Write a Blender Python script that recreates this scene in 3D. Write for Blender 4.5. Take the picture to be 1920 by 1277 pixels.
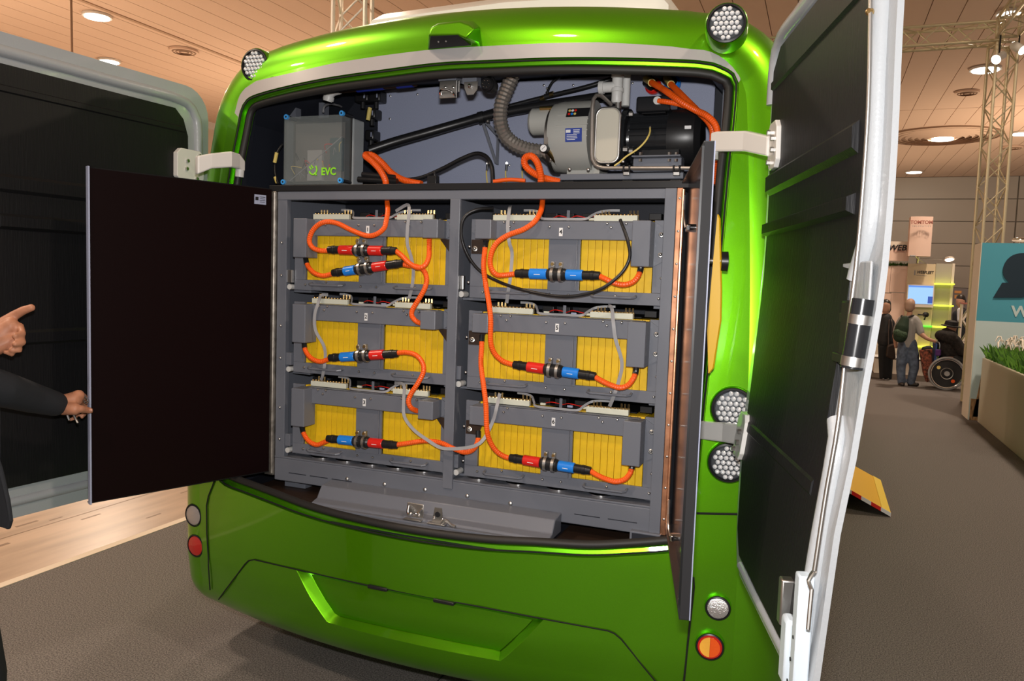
import bpy, bmesh, math, random
import numpy as np
from mathutils import Vector, Matrix
from mathutils.geometry import delaunay_2d_cdt
for o in list(bpy.data.objects): bpy.data.objects.remove(o)
scene = bpy.context.scene
col = scene.collection
random.seed(7)
# ------------------------------------------------------------------ camera
F = 1490.0; CX, CY = 960.0, 638.5
CAM = np.array([0.0, 0.0, 1.75])
R = np.array([[0.93136383, 0.06036394, -0.359051], [0.36245717, -0.06043502, 0.93003893], [0.03444156, -0.99634522, -0.07816633]])
cam_d = bpy.data.cameras.new('camera'); cam_o = bpy.data.objects.new('camera', cam_d); col.objects.link(cam_o)
cam_d.sensor_width = 36.0; cam_d.lens = F / 1920 * 36.0; cam_d.clip_start = 0.05; cam_d.clip_end = 200
m4 = Matrix.Identity(4)
for i in range(3):
    m4[i][0] = R[i][0]; m4[i][1] = -R[i][1]; m4[i][2] = -R[i][2]; m4[i][3] = CAM[i]
cam_o.matrix_world = m4
scene.camera = cam_o
# ------------------------------------------------------------------ light
w = bpy.data.worlds.new('hall_ambient'); scene.world = w; w.use_nodes = True
w.node_tree.nodes['Background'].inputs[0].default_value = (1.0, 0.86, 0.76, 1)
w.node_tree.nodes['Background'].inputs[1].default_value = 0.30
fl = bpy.data.lights.new('camera_flash', 'AREA'); fl.shape = 'RECTANGLE'; fl.size = 0.07; fl.size_y = 0.04
fl.energy = 62.0; fl.color = (1.0, 0.97, 0.95)
flo = bpy.data.objects.new('camera_flash', fl); col.objects.link(flo)
mf = m4.copy(); up = m4.to_3x3() @ Vector((0, 1, 0)); bk = m4.to_3x3() @ Vector((0, 0, 1)); rt = m4.to_3x3() @ Vector((1, 0, 0))
mf.translation = Vector(CAM) + up * 0.13 + rt * 0.0 - bk * 0.02
flo.matrix_world = mf
def hall_lamp(x, y, e, size=0.5, z=6.9):
    l = bpy.data.lights.new('hall_downlight', 'AREA'); l.shape = 'DISK'; l.size = size; l.energy = e; l.color = (1.0, 0.80, 0.62)
    o = bpy.data.objects.new('hall_downlight', l); col.objects.link(o); o.location = (x, y, z)
for lx, ly, le in ((-14.6, 12.85, 260), (-17.45, 15.7, 260), (-6, 1.5, 260), (-6, 9, 330), (3.2, 1.0, 210), (3.3, 9.5, 330), (2.7, 17.4, 330), (3.3, 30.2, 300), (-1.5, -3, 200), (-10, -1.5, 300)):
    hall_lamp(lx, ly, le)
def added_uplight(x, y, z, e, size, c=(1.0, 0.72, 0.48)):  # added fill lamps, unseen, to brighten the ceiling and far wall
    l = bpy.data.lights.new('added_uplight', 'AREA'); l.shape = 'DISK'; l.size = size; l.energy = e; l.color = c
    o = bpy.data.objects.new('added_uplight', l); col.objects.link(o); o.location = (x, y, z); o.rotation_euler = (math.pi, 0, 0)
for ux, uy, uz, ue in ((-15, 9, 1.5, 300), (-14, 19, 1.5, 300), (-7, 30, 1.5, 300), (7, 27, 1.5, 520), (3, 35, 1.5, 110)):
    added_uplight(ux, uy, uz, ue, 1.0)
vs = scene.view_settings
vs.view_transform = 'Standard'; vs.look = 'None'; vs.gamma = 1.0; vs.use_curve_mapping = False; vs.exposure = 0.0
scene.cycles.use_denoising = True
# ------------------------------------------------------------------ helpers
V = Vector
def ray(x, y):
    return R @ np.array([(x - CX) / F, (y - CY) / F, 1.0])
def PY(x, y, Y):
    r = ray(x, y); return V(CAM + r * (Y / r[1]))
def PZ(x, y, Z):
    r = ray(x, y); return V(CAM + r * ((Z - CAM[2]) / r[2]))
def PX(x, y, X):
    r = ray(x, y); return V(CAM + r * (X / r[0]))
MATS = {}
def mat(name, c, rough=0.5, metal=0.0, noise=0.0, nscale=60.0, bump=0.0, bscale=200.0, coat=0.0, emis=None, estr=0.0, spec=0.5, alpha=1.0, trans=0.0, stretch=None, c2=None, ior=1.45):
    m = bpy.data.materials.new(name); m.use_nodes = True; nt = m.node_tree; n = nt.nodes; L = nt.links
    b = n['Principled BSDF']
    b.inputs['Base Color'].default_value = (*c, 1); b.inputs['Roughness'].default_value = rough; b.inputs['Metallic'].default_value = metal
    b.inputs['Specular IOR Level'].default_value = spec; b.inputs['Coat Weight'].default_value = coat; b.inputs['Coat Roughness'].default_value = 0.04
    b.inputs['Alpha'].default_value = alpha; b.inputs['Transmission Weight'].default_value = trans; b.inputs['IOR'].default_value = ior
    if emis: b.inputs['Emission Color'].default_value = (*emis, 1); b.inputs['Emission Strength'].default_value = estr
    if noise or bump:
        tc = n.new('ShaderNodeTexCoord'); mp = n.new('ShaderNodeMapping'); L.new(tc.outputs['Object'], mp.inputs[0])
        if stretch: mp.inputs['Scale'].default_value = stretch
    if noise:
        nz = n.new('ShaderNodeTexNoise'); nz.inputs['Scale'].default_value = nscale; nz.inputs['Detail'].default_value = 4; L.new(mp.outputs[0], nz.inputs[0])
        cr = n.new('ShaderNodeValToRGB'); L.new(nz.outputs[0], cr.inputs[0])
        a = tuple(max(0, v * (1 - noise)) for v in c); d = c2 if c2 else tuple(min(1, v * (1 + noise)) for v in c)
        cr.color_ramp.elements[0].position = 0.35; cr.color_ramp.elements[0].color = (*a, 1)
        cr.color_ramp.elements[1].position = 0.65; cr.color_ramp.elements[1].color = (*d, 1)
        L.new(cr.outputs[0], b.inputs['Base Color'])
    if bump:
        nb = n.new('ShaderNodeTexNoise'); nb.inputs['Scale'].default_value = bscale; nb.inputs['Detail'].default_value = 3; L.new(mp.outputs[0], nb.inputs[0])
        bp = n.new('ShaderNodeBump'); bp.inputs['Strength'].default_value = bump; bp.inputs['Distance'].default_value = 0.002
        L.new(nb.outputs[0], bp.inputs['Height']); L.new(bp.outputs[0], b.inputs['Normal'])
    MATS[name] = m; return m
class G:
    def __init__(s): s.v = []; s.f = []
    def add(s, vs, fs):
        k = len(s.v); s.v += [tuple(p) for p in vs]; s.f += [tuple(i + k for i in q) for q in fs]; return s
    def box(s, a, b):
        x0, y0, z0 = [min(a[i], b[i]) for i in range(3)]; x1, y1, z1 = [max(a[i], b[i]) for i in range(3)]
        return s.add([(x0,y0,z0),(x1,y0,z0),(x1,y1,z0),(x0,y1,z0),(x0,y0,z1),(x1,y0,z1),(x1,y1,z1),(x0,y1,z1)],
                     [(0,3,2,1),(4,5,6,7),(0,1,5,4),(1,2,6,5),(2,3,7,6),(3,0,4,7)])
    def obox(s, c, sz, ax=None):
        c = V(c); ax = ax or (V((1,0,0)), V((0,1,0)), V((0,0,1)))
        vs = [c + ax[0]*(i*sz[0]/2) + ax[1]*(j*sz[1]/2) + ax[2]*(k*sz[2]/2) for k in (-1,1) for i, j in ((-1,-1),(1,-1),(1,1),(-1,1))]
        return s.add(vs, [(0,3,2,1),(4,5,6,7),(0,1,5,4),(1,2,6,5),(2,3,7,6),(3,0,4,7)])
    def cyl(s, p0, p1, r0, r1=None, n=16):
        p0, p1 = V(p0), V(p1); r1 = r0 if r1 is None else r1; d = (p1 - p0).normalized()
        a = d.orthogonal().normalized(); b = d.cross(a); vs = []
        for p, r in ((p0, r0), (p1, r1)):
            for i in range(n):
                t = 2*math.pi*i/n; vs.append(p + a*math.cos(t)*r + b*math.sin(t)*r)
        fs = [(i, (i+1) % n, n+(i+1) % n, n+i) for i in range(n)] + [tuple(range(n-1, -1, -1)), tuple(range(n, 2*n))]
        return s.add(vs, fs)
    def lathe(s, prof, o, axis, n=24, caps=True):
        o = V(o); d = V(axis).normalized(); a = d.orthogonal().normalized(); b = d.cross(a); vs = []
        for h, r in prof:
            for i in range(n):
                t = 2*math.pi*i/n; vs.append(o + d*h + a*math.cos(t)*r + b*math.sin(t)*r)
        m = len(prof); fs = [(k*n+i, k*n+(i+1) % n, (k+1)*n+(i+1) % n, (k+1)*n+i) for k in range(m-1) for i in range(n)]
        if caps: fs += [tuple(range(n-1, -1, -1)), tuple(range((m-1)*n, m*n))]
        return s.add(vs, fs)
    def tube(s, path, r, n=8, closed=False, caps=True):
        path = [V(p) for p in path]; m = len(path); rs = r if hasattr(r, '__len__') else [r]*m
        ts = []
        for i in range(m):
            a = path[(i-1) % m] if (closed or i > 0) else path[i]; b = path[(i+1) % m] if (closed or i < m-1) else path[i]
            ts.append((b - a).normalized())
        nrm = ts[0].orthogonal().normalized(); vs = []
        for i in range(m):
            if i:
                q = ts[i-1].rotation_difference(ts[i]); nrm = (q @ nrm)
            nrm = (nrm - ts[i]*nrm.dot(ts[i])).normalized(); b = ts[i].cross(nrm)
            for k in range(n):
                t = 2*math.pi*k/n; vs.append(path[i] + nrm*math.cos(t)*rs[i] + b*math.sin(t)*rs[i])
        mm = m if closed else m-1
        fs = [(i*n+k, i*n+(k+1) % n, ((i+1) % m)*n+(k+1) % n, ((i+1) % m)*n+k) for i in range(mm) for k in range(n)]
        if not closed and caps: fs += [tuple(range(n-1, -1, -1)), tuple(range((m-1)*n, m*n))]
        return s.add(vs, fs)
    def prism(s, poly, vec):
        poly = [V(p) for p in poly]; vec = V(vec); n = len(poly)
        return s.add(poly + [p + vec for p in poly], [tuple(range(n-1, -1, -1)), tuple(range(n, 2*n))] + [(i, (i+1) % n, n+(i+1) % n, n+i) for i in range(n)])
    def ball(s, c, r, n=12, m=8, sc=(1,1,1)):
        vs = []; fs = []
        for j in range(1, m):
            p = math.pi*j/m
            for i in range(n):
                t = 2*math.pi*i/n; vs.append(V(c) + V((math.sin(p)*math.cos(t)*r*sc[0], math.sin(p)*math.sin(t)*r*sc[1], math.cos(p)*r*sc[2])))
        for j in range(m-2):
            for i in range(n): fs.append((j*n+i, (j+1)*n+i, (j+1)*n+(i+1) % n, j*n+(i+1) % n))
        a = len(vs); vs += [V(c)+V((0,0,r*sc[2])), V(c)-V((0,0,r*sc[2]))]
        for i in range(n): fs.append((a, i, (i+1) % n)); fs.append((a+1, (m-2)*n+(i+1) % n, (m-2)*n+i))
        return s.add(vs, fs)
    def dome(s, c, nrm, r, h, n=8):
        return s.lathe([(0, r), (h*0.55, r*0.85), (h*0.9, r*0.45), (h, r*0.05)], c, nrm, n)
    def build(s, name, m, parent=None, smooth=30, bevel=0.0, loc=None, fix=True):
        me = bpy.data.meshes.new(name)
        off = V((0,0,0))
        if parent is not None and parent.parent is not None and parent.parent.parent is not None: parent = parent.parent
        if parent is not None: off = (parent if parent.parent is None else parent.parent).matrix_basis.translation.copy()
        if loc is not None: off = V(loc)
        me.from_pydata([tuple(V(p) - off) for p in s.v], [], s.f)
        if fix:
            bm = bmesh.new(); bm.from_mesh(me); bmesh.ops.recalc_face_normals(bm, faces=bm.faces); bm.to_mesh(me); bm.free()
        o = bpy.data.objects.new(name, me); col.objects.link(o)
        if m is not None: me.materials.append(MATS[m] if isinstance(m, str) else m)
        if parent is not None: o.parent = parent
        elif loc is not None: o.location = loc
        if smooth:
            for p in me.polygons: p.use_smooth = True
            me.set_sharp_from_angle(angle=math.radians(smooth))
        if bevel:
            b = o.modifiers.new('edge', 'BEVEL'); b.width = bevel; b.segments = 2; b.limit_method = 'ANGLE'; b.angle_limit = math.radians(40)
        return o
def tag(o, label=None, cat=None, group=None, kind=None):
    if label: o['label'] = label
    if cat: o['category'] = cat
    if group: o['group'] = group
    if kind: o['kind'] = kind
    return o
def thing(name, label, cat, loc=(0,0,0), group=None):
    o = bpy.data.objects.new(name, None); col.objects.link(o); o.location = loc; o.empty_display_size = 0.05
    return tag(o, label, cat, group)
def stuff(o): o['kind'] = 'stuff'; return o
def lab(o, s): o['label'] = s; return o
def copy_tree(o, parent=None, d=None):
    c = o.copy(); col.objects.link(c); c.parent = parent
    if d is not None: c.location = o.location + V(d)
    for ch in list(o.children): copy_tree(ch, c)
    return c
def spline(pts, step=0.006):
    pts = [V(p) for p in pts]; P = [pts[0]*2 - pts[1]] + pts + [pts[-1]*2 - pts[-2]]; out = []
    for i in range(1, len(P)-2):
        a, b, c, d = P[i-1:i+3]; n = max(2, int((c-b).length/step))
        for k in range(n):
            t = k/n
            out.append(0.5*((2*b) + (c-a)*t + (2*a-5*b+4*c-d)*t*t + (3*b-a-3*c+d)*t**3))
    out.append(pts[-1]); return out
def resample(path, step):
    out = [path[0]]; acc = 0
    for a, b in zip(path, path[1:]):
        acc += (b-a).length
        if acc >= step: out.append(b); acc = 0
    if (out[-1]-path[-1]).length > 1e-4: out.append(path[-1])
    return out
FWD = (V((1,0,0)), V((0,0,1)), V((0,-1,0)))      # text plane facing -Y
def text_mesh(name, s, m, c, size, ax=FWD, parent=None, depth=0.001, align='CENTER', shear=0.0, sx=1.0, bold=0.0):
    cu = bpy.data.curves.new(name, 'FONT'); cu.body = s; cu.size = size; cu.align_x = align; cu.align_y = 'CENTER'; cu.extrude = depth; cu.shear = shear; cu.offset = bold; cu.resolution_u = 3
    t = bpy.data.objects.new('tmp', cu); col.objects.link(t)
    dg = bpy.context.evaluated_depsgraph_get(); me = bpy.data.meshes.new_from_object(t.evaluated_get(dg)); bpy.data.objects.remove(t)
    g = G(); g.add([V(c) + ax[0]*v.co.x*sx + ax[1]*v.co.y + ax[2]*v.co.z for v in me.vertices], [tuple(p.vertices) for p in me.polygons])
    return g.build(name, m, parent, smooth=0, fix=False)
def remesh(g, name, m, parent=None, voxel=0.01, smooth=6):
    o = g.build('tmp', None, None, smooth=0)
    r = o.modifiers.new('r', 'REMESH'); r.mode = 'VOXEL'; r.voxel_size = voxel
    s = o.modifiers.new('s', 'SMOOTH'); s.factor = 0.5; s.iterations = smooth
    dg = bpy.context.evaluated_depsgraph_get(); me = bpy.data.meshes.new_from_object(o.evaluated_get(dg)); bpy.data.objects.remove(o)
    me.name = name; off = V((0,0,0))
    if parent is not None: off = parent.matrix_basis.translation.copy()
    for v in me.vertices: v.co -= off
    for p in me.polygons: p.use_smooth = True
    me.materials.clear(); me.materials.append(MATS[m])
    q = bpy.data.objects.new(name, me); col.objects.link(q); q.parent = parent; return q
def limb(g, pts, n=12):      # pts: (point, radius) chain of tapered capsules
    for (a, ra), (b, rb) in zip(pts, pts[1:]):
        g.cyl(a, b, ra, rb, n)
    for a, ra in pts: g.ball(a, ra, n, 8)
    return g
# ------------------------------------------------------------------ materials
GREEN = mat('green_metallic_paint', (0.135, 0.47, 0.004), 0.36, 0.86, noise=0.10, nscale=900, coat=0.5)
mat('white_paint', (0.72, 0.70, 0.66), 0.35, coat=0.4)
mat('stripe_white', (0.40, 0.385, 0.38), 0.3, coat=0.6)
mat('white_gelcoat', (0.34, 0.36, 0.38), 0.30, bump=0.35, bscale=130, coat=0.5)
mat('rubber', (0.018, 0.017, 0.016), 0.55)
mat('black_liner', (0.007, 0.007, 0.008), 0.5, bump=0.5, bscale=160, stretch=(1, 1, 0.08), spec=0.35)
mat('black_plastic', (0.012, 0.012, 0.013), 0.35)
mat('black_matt', (0.012, 0.012, 0.014), 0.7)
mat('black_enamel', (0.013, 0.014, 0.016), 0.22)
mat('gap', (0.004, 0.007, 0.003), 0.8)
mat('steel_grey', (0.140, 0.150, 0.178), 0.36, bump=0.15, bscale=700)
mat('panel_grey', (0.31, 0.34, 0.46), 0.45, noise=0.06, nscale=300)
mat('dark_bay', (0.012, 0.014, 0.022), 0.6)
mat('zinc', (0.55, 0.54, 0.52), 0.36, 1.0)
mat('galvanised', (0.36, 0.33, 0.29), 0.42, 0.9, noise=0.3, nscale=25)
mat('copper_strip', (0.62, 0.30, 0.17), 0.34, 0.85, noise=0.25, nscale=18)
mat('brass', (0.55, 0.38, 0.16), 0.3, 1.0)
mat('chrome', (0.85, 0.85, 0.86), 0.08, 1.0)
mat('yellow_cell', (0.76, 0.48, 0.010), 0.45, noise=0.05, nscale=40)
mat('ceramic', (0.62, 0.63, 0.52), 0.45)
mat('orange_cable', (0.85, 0.105, 0.006), 0.42)
mat('blue_plastic', (0.015, 0.21, 0.72), 0.32)
mat('red_plastic', (0.66, 0.018, 0.012), 0.32)
mat('grey_ribbon', (0.30, 0.30, 0.31), 0.5)
mat('brown_plate', (0.030, 0.017, 0.011), 0.45)
mat('door_dark_reflection', (0.005, 0.0012, 0.0014), 0.5, spec=0.12)  # dark reflection on this door is put into its colour
mat('door_gloss', (0.030, 0.033, 0.045), 0.12, spec=0.8)
mat('label_white', (0.75, 0.75, 0.75), 0.5)
mat('ink', (0.01, 0.01, 0.012), 0.5)
mat('ink_blue', (0.02, 0.05, 0.30), 0.4)
mat('smoked_plastic', (0.30, 0.34, 0.34), 0.08, alpha=0.22, spec=0.6)
mat('clear_plastic', (0.42, 0.45, 0.46), 0.15, alpha=0.6)
mat('lime', (0.28, 0.78, 0.02), 0.4)
mat('pump_grey', (0.40, 0.40, 0.37), 0.42)
mat('pump_beige', (0.56, 0.53, 0.44), 0.35)
mat('pvc_grey', (0.58, 0.58, 0.56), 0.4)
mat('hose_steel', (0.42, 0.38, 0.34), 0.3, 0.7)
mat('yellow_tag', (0.72, 0.56, 0.16), 0.5)
mat('yellow_paint', (0.80, 0.45, 0.004), 0.4)
mat('lens_clear', (0.86, 0.88, 0.9), 0.12, 0.35, spec=0.9)
mat('lens_dark', (0.10, 0.11, 0.12), 0.15, 0.5)
mat('lens_red', (0.55, 0.008, 0.006), 0.15, bump=0.6, bscale=220, coat=1)
mat('lens_orange_glow', (0.85, 0.10, 0.006), 0.2, bump=0.6, bscale=220, coat=1)
mat('lens_amber_glow', (0.90, 0.45, 0.05), 0.2, bump=0.6, bscale=220, coat=1)
mat('lens_white', (0.72, 0.72, 0.73), 0.16, 0.8, bump=1.0, bscale=330)
mat('skin', (0.42, 0.185, 0.105), 0.5, noise=0.10, nscale=30)
mat('nail', (0.56, 0.30, 0.22), 0.3)
mat('hair_grey', (0.035, 0.025, 0.02), 0.7, noise=0.5, nscale=90, stretch=(1, 1, 0.2))
mat('suit', (0.012, 0.014, 0.018), 0.85)
mat('suit_trousers', (0.010, 0.011, 0.013), 0.85)
mat('shirt', (0.55, 0.56, 0.6), 0.7)
mat('shoe', (0.02, 0.015, 0.012), 0.4)
# ------------------------------------------------------------------ the hall
def struct(o, label=None):
    o['kind'] = 'structure'
    if label: o['label'] = label
    return o
mat('carpet', (0.152, 0.138, 0.130), 0.95, noise=0.5, nscale=150, bump=0.8, bscale=320, spec=0.1)
mat('lino', (0.36, 0.26, 0.19), 0.30, noise=0.22, nscale=1.6, stretch=(4, 0.6, 1))
mat('lino_dark', (0.17, 0.11, 0.07), 0.4)
mat('ceiling_tile', (0.70, 0.53, 0.42), 0.8)  # warm lamp tint on a whitish ceiling is put into this tan
mat('ceiling_gap', (0.30, 0.20, 0.14), 0.9)
mat('hall_wall', (0.52, 0.51, 0.48), 0.8)
mat('hall_wall_joint', (0.22, 0.21, 0.19), 0.9)
mat('cream_wall', (0.66, 0.56, 0.45), 0.8)
mat('lamp_glow', (1, 0.95, 0.85), 0.5, emis=(1.0, 0.93, 0.82), estr=9.0)
fl_o = struct(G().box((-4.0, -6, -0.05), (16, 41, 0.0)).build('floor', 'carpet', smooth=0), 'grey speckled carpet of the exhibition hall')
lino = G().box((-25, -6, -0.06), (-4.03, 41, -0.006)).build('floor', 'lino', smooth=0); struct(lino, 'polished tan floor beside the grey carpet')
g = G()
for k in range(90):
    x = -4.2 - random.random()*3.5; y = 2.2 + random.random()*7; g.box((x, y, -0.006), (x + 0.01 + random.random()*0.02, y + 0.03 + random.random()*0.14, -0.0052))
stuff(g.build('scuff_marks', 'lino_dark', lino, smooth=0))
for x in (-4.75, -6.6):
    G().box((x, -2, -0.006), (x + 0.012, 30, -0.0052)).build('floor_joint', 'lino_dark', lino, smooth=0)
G().box((-4.06, -6, -0.006), (-4.0, 41, 0.004)).build('carpet_edge_trim', 'cream_wall', lino, smooth=0)
G().box((-1.45, -6, 0.0), (-1.443, 41, 0.0012)).build('carpet_seam', 'ink', fl_o, smooth=0)
# wider dark walkway carpet far away
G().box((-3.9, 17.4, 0.0), (6.0, 20.0, 0.003)).build('walkway_carpet', mat('walkway', (0.05, 0.035, 0.025), 0.95), fl_o, smooth=0)
CH = 7.0
ceil = struct(G().box((-26, -7, CH + 0.03), (16, 41.3, CH + 0.1)).build('ceiling', 'ceiling_gap', smooth=0), 'panelled hall ceiling with the warm lamp tint in its tan colour')
pw = 0.57; x = -25.8; pm = None
while x < 15.5:
    for (y0, y1) in ((-7, 10), (10.03, 26), (26.03, 41.2)):
        if pm is None or True:
            G().box((x + 0.008, y0, CH), (x + pw - 0.008, y1, CH + 0.03)).build('ceiling_panel', 'ceiling_tile', ceil, smooth=0)
    x += pw
for x in (-8.7, -14.2):
    G().box((x, -7, CH - 0.02), (x + 0.10, 41, CH - 0.0)).build('ceiling_rail', mat('rail', (0.45, 0.31, 0.22), 0.8) if 'rail' not in MATS else 'rail', ceil, smooth=0)
bw = struct(G().box((-25, 41.05, 0), (16, 41.2, CH)).build('wall_back', 'hall_wall_joint', smooth=0), 'grey panelled wall at the far end of the hall')
for i in range(7):
    for k in range(5):
        G().box((-25 + k*8.2 + 0.03, 41.0, i*1.0 + 0.02), (-25 + (k+1)*8.2 - 0.03, 41.05, i*1.0 + 0.98)).build('wall_panel', 'hall_wall', bw, smooth=0)
lw = struct(G().box((-21.2, -6, 0), (-21.0, 41, CH)).build('wall_left', 'cream_wall', smooth=0), 'pale cream wall along the side of the hall')
G().box((-21.0, -6, CH - 0.25), (-20.95, 41, CH)).build('wall_coping', 'white_paint', lw, smooth=0)
# downlights, smoke heads and air diffusers in the ceiling
def downlight(px, py, r, label, lit=True):
    p = PZ(px, py, CH); t = thing('ceiling_downlight' if lit else 'ceiling_vent', label, 'lamp' if lit else 'vent', (p.x, p.y, CH - 0.06), 'ceiling downlights' if lit else 'ceiling vents')
    G().lathe([(0, r*1.12), (0.05, r*1.12), (0.06, r)], (p.x, p.y, CH - 0.06), (0, 0, 1), 24).build('trim_ring', 'ceiling_tile' if not lit else 'white_paint', t)
    if lit: G().cyl((p.x, p.y, CH - 0.075), (p.x, p.y, CH - 0.06), r*0.94, n=24).build('diffuser', 'lamp_glow', t)
    else:
        for q in (0.35, 0.6, 0.85): G().lathe([(-0.02, r*q), (0.0, r*q*1.1)], (p.x, p.y, CH - 0.06), (0, 0, 1), 24, caps=False).build('ring', 'ceiling_gap', t)
downlight(182, 27, 0.26, 'glowing round downlight over the tan floor, beside the thin hanging wire')
downlight(205, 112, 0.24, 'glowing round downlight close above the open left van door top edge')
downlight(1848, 127, 0.30, 'bright downlight beside the top of the truss column')
downlight(1714, 321, 0.32, 'small downlight nearest the far grey wall')
downlight(1893, 21, 0.2, 'small round downlight above the truss corner')
downlight(1917, 248, 0.3, 'downlight to the right of the truss column')
downlight(345, 93, 0.30, 'dark round ceiling vent among the tan panels', lit=False)
downlight(1814, 171, 0.26, 'small dark round vent beside the bright downlight', lit=False)
downlight(1898, 275, 0.32, 'dark round vent to the right of the truss column', lit=False)
p = PZ(1768, 253, CH)
t = thing('air_diffuser', 'large round ceiling air diffuser with concentric rings and a lamp in the middle', 'vent', (p.x, p.y, CH - 0.1))
for k in range(7):
    r = 0.45 + k*0.2; G().lathe([(0, r), (0.09, r + 0.14), (0.10, r + 0.14), (0.01, r + 0.01)], (p.x, p.y, CH - 0.14 + k*0.01), (0, 0, 1), 40, caps=False).build('ring', 'ceiling_tile', t)
G().cyl((p.x, p.y, CH - 0.06), (p.x, p.y, CH), 1.75, n=40).build('backing', 'ceiling_gap', t)
G().cyl((p.x, p.y, CH - 0.17), (p.x, p.y, CH - 0.12), 0.33, n=24).build('lamp', 'lamp_glow', t)
wtop = PY(133, 0, 11.0); tag(G().cyl(V((wtop.x, wtop.y, CH)), PY(138, 99, 11.0) - V((0, 0, 3)), 0.02, n=6).build('hanging_wire', 'ceiling_gap'), 'thin dark wire hanging from the ceiling behind the left door', 'wire')
# aluminium trusses
mat('truss_alu', (0.62, 0.55, 0.38), 0.35, 0.6)
mat('truss_alu_bright', (0.75, 0.68, 0.58), 0.35, 0.4)
def truss(name, label, p0, p1, wd, m='truss_alu', r=0.024, side=None):
    p0, p1 = V(p0), V(p1); d = (p1 - p0).normalized(); a = V(side) if side else d.orthogonal(); a = (a - d*a.dot(d)).normalized(); b = d.cross(a)
    t = thing(name, label, 'truss', tuple(p0), 'aluminium lighting trusses')
    cs = [(a*i + b*j)*wd/2 for i, j in ((-1,-1),(1,-1),(1,1),(-1,1))]
    for c in cs: G().cyl(p0 + c, p1 + c, r, n=10).build('chord', m, t)
    L = (p1 - p0).length; n = max(2, int(L/(wd*1.0)))
    for k in range(n):
        q0 = p0 + d*(L*k/n); q1 = p0 + d*(L*(k+1)/n)
        for s in range(4):
            c0, c1 = cs[s], cs[(s+1) % 4]
            if (k + s) % 2: c0, c1 = c1, c0
            G().cyl(q0 + c0, q1 + c1, r*0.42, n=6).build('brace', m, t)
    for q in (p0, p1):
        for s in range(4): G().cyl(q + cs[s], q + cs[(s+1) % 4], r*0.9, n=8).build('end_bar', m, t)
    return t
tc = PY(1858, 400, 14.5)
truss('truss_column', 'upright aluminium lattice column rising behind the teal wall', (tc.x, 14.5, 0.02), (tc.x - 0.02, 14.5, 5.62), 0.30, side=(1, 0.25, 0))
truss('truss_beam', 'horizontal aluminium truss meeting the lattice column, running past the white door', (tc.x - 0.05, 14.5, 5.80), (-5.5, 14.5, 5.80), 0.29, side=(0, 0, 1))
truss('truss_beam', 'aluminium truss beam running from the lattice column along the aisle', (tc.x - 0.02, 14.2, 5.80), (tc.x + 0.25, 4.0, 5.80), 0.29, side=(0, 0, 1))
lt = PY(663, 30, 8.0)
truss('truss_column', 'pale upright lattice truss standing beyond the bus roof', (lt.x, 8.0, 0.0), (lt.x - 0.02, 8.0, 6.9), 0.36, 'truss_alu_bright', r=0.028, side=(1, 0.35, 0))
for px, py, d, lb in ((1873, 108, V((-0.55, -0.7, -0.5)), 'white truss spotlight shining on the corner of the truss'), (1910, 90, V((0.55, -0.6, -0.6)), 'white truss spotlight turned away from the lattice column')):
    c = PY(px, py, 14.1); d.normalize()
    t = thing('truss_spotlight', lb, 'lamp', tuple(c), 'spotlights on the truss')
    G().lathe([(-0.15, 0.03), (-0.11, 0.062), (0.07, 0.068), (0.085, 0.074), (0.085, 0.062)], c, d, 18).build('can', 'white_paint', t)
    G().cyl(c + d*0.087, c + d*0.093, 0.064, n=18).build('lens', 'lamp_glow', t)
    G().cyl(c + V((0, 0, 0.05)), V((c.x, c.y, 5.66)), 0.012, n=8).build('yoke', 'black_plastic', t)
# ------------------------------------------------------------------ the bus body
BX, HW, FR = -1.36, 1.32, 0.18
ZK = [(0.2, 2.61), (0.3, 2.585), (0.45, 2.56), (0.8, 2.555), (1.5, 2.58), (2.2, 2.64), (2.6, 2.70), (2.95, 2.78)]
def lean(z):
    if z <= ZK[0][0]: return ZK[0][1]
    for (a, ya), (b, yb) in zip(ZK, ZK[1:]):
        if z <= b: return ya + (yb - ya)*(z - a)/(b - a)
    return ZK[-1][1]
def S(X, Z): u = (X - BX)/HW; return lean(Z) + 0.23*u*u
def ztop(X): u = min(1.0, abs(X - BX)/(HW - 0.30)); return 2.715 + 0.05*(1 - u*u)
def tap(z): return 0.0 if z < 1.3 else 0.075*((z - 1.3)/1.4)**1.6
def S2(X, Z):
    hw = HW*(1 - tap(Z)); r = FR*0.93
    Xc = min(max(X, BX - hw + r), BX + hw - r); Zc = min(max(Z, 0.200 + r), ztop(X) - r)
    d = min(math.hypot(X - Xc, Z - Zc), r*0.995)
    return S(Xc, Zc) + FR*(1 - math.sqrt(1 - (d/r)**2))
def PS(x, y, off=0.0):
    Y = 2.65
    for _ in range(40):
        p = PY(x, y, Y); Y = Y*0.4 + 0.6*(S2(p.x, p.z) + off)
    return PY(x, y, Y)
def SN(p):
    e = 0.01; dx = (S2(p.x + e, p.z) - S2(p.x - e, p.z))/(2*e); dz = (S2(p.x, p.z + e) - S2(p.x, p.z - e))/(2*e)
    return V((dx, -1, dz)).normalized()
def inpoly(p, poly):
    x, y = p; c = False; n = len(poly)
    for i in range(n):
        (x0, y0), (x1, y1) = poly[i], poly[i-1]
        if (y0 > y) != (y1 > y) and x < (x1 - x0)*(y - y0)/(y1 - y0) + x0: c = not c
    return c
bus = thing('bus', 'bright green electric bus with its white rear doors wide open', 'bus', (BX, 6.0, 0.0))
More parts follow.
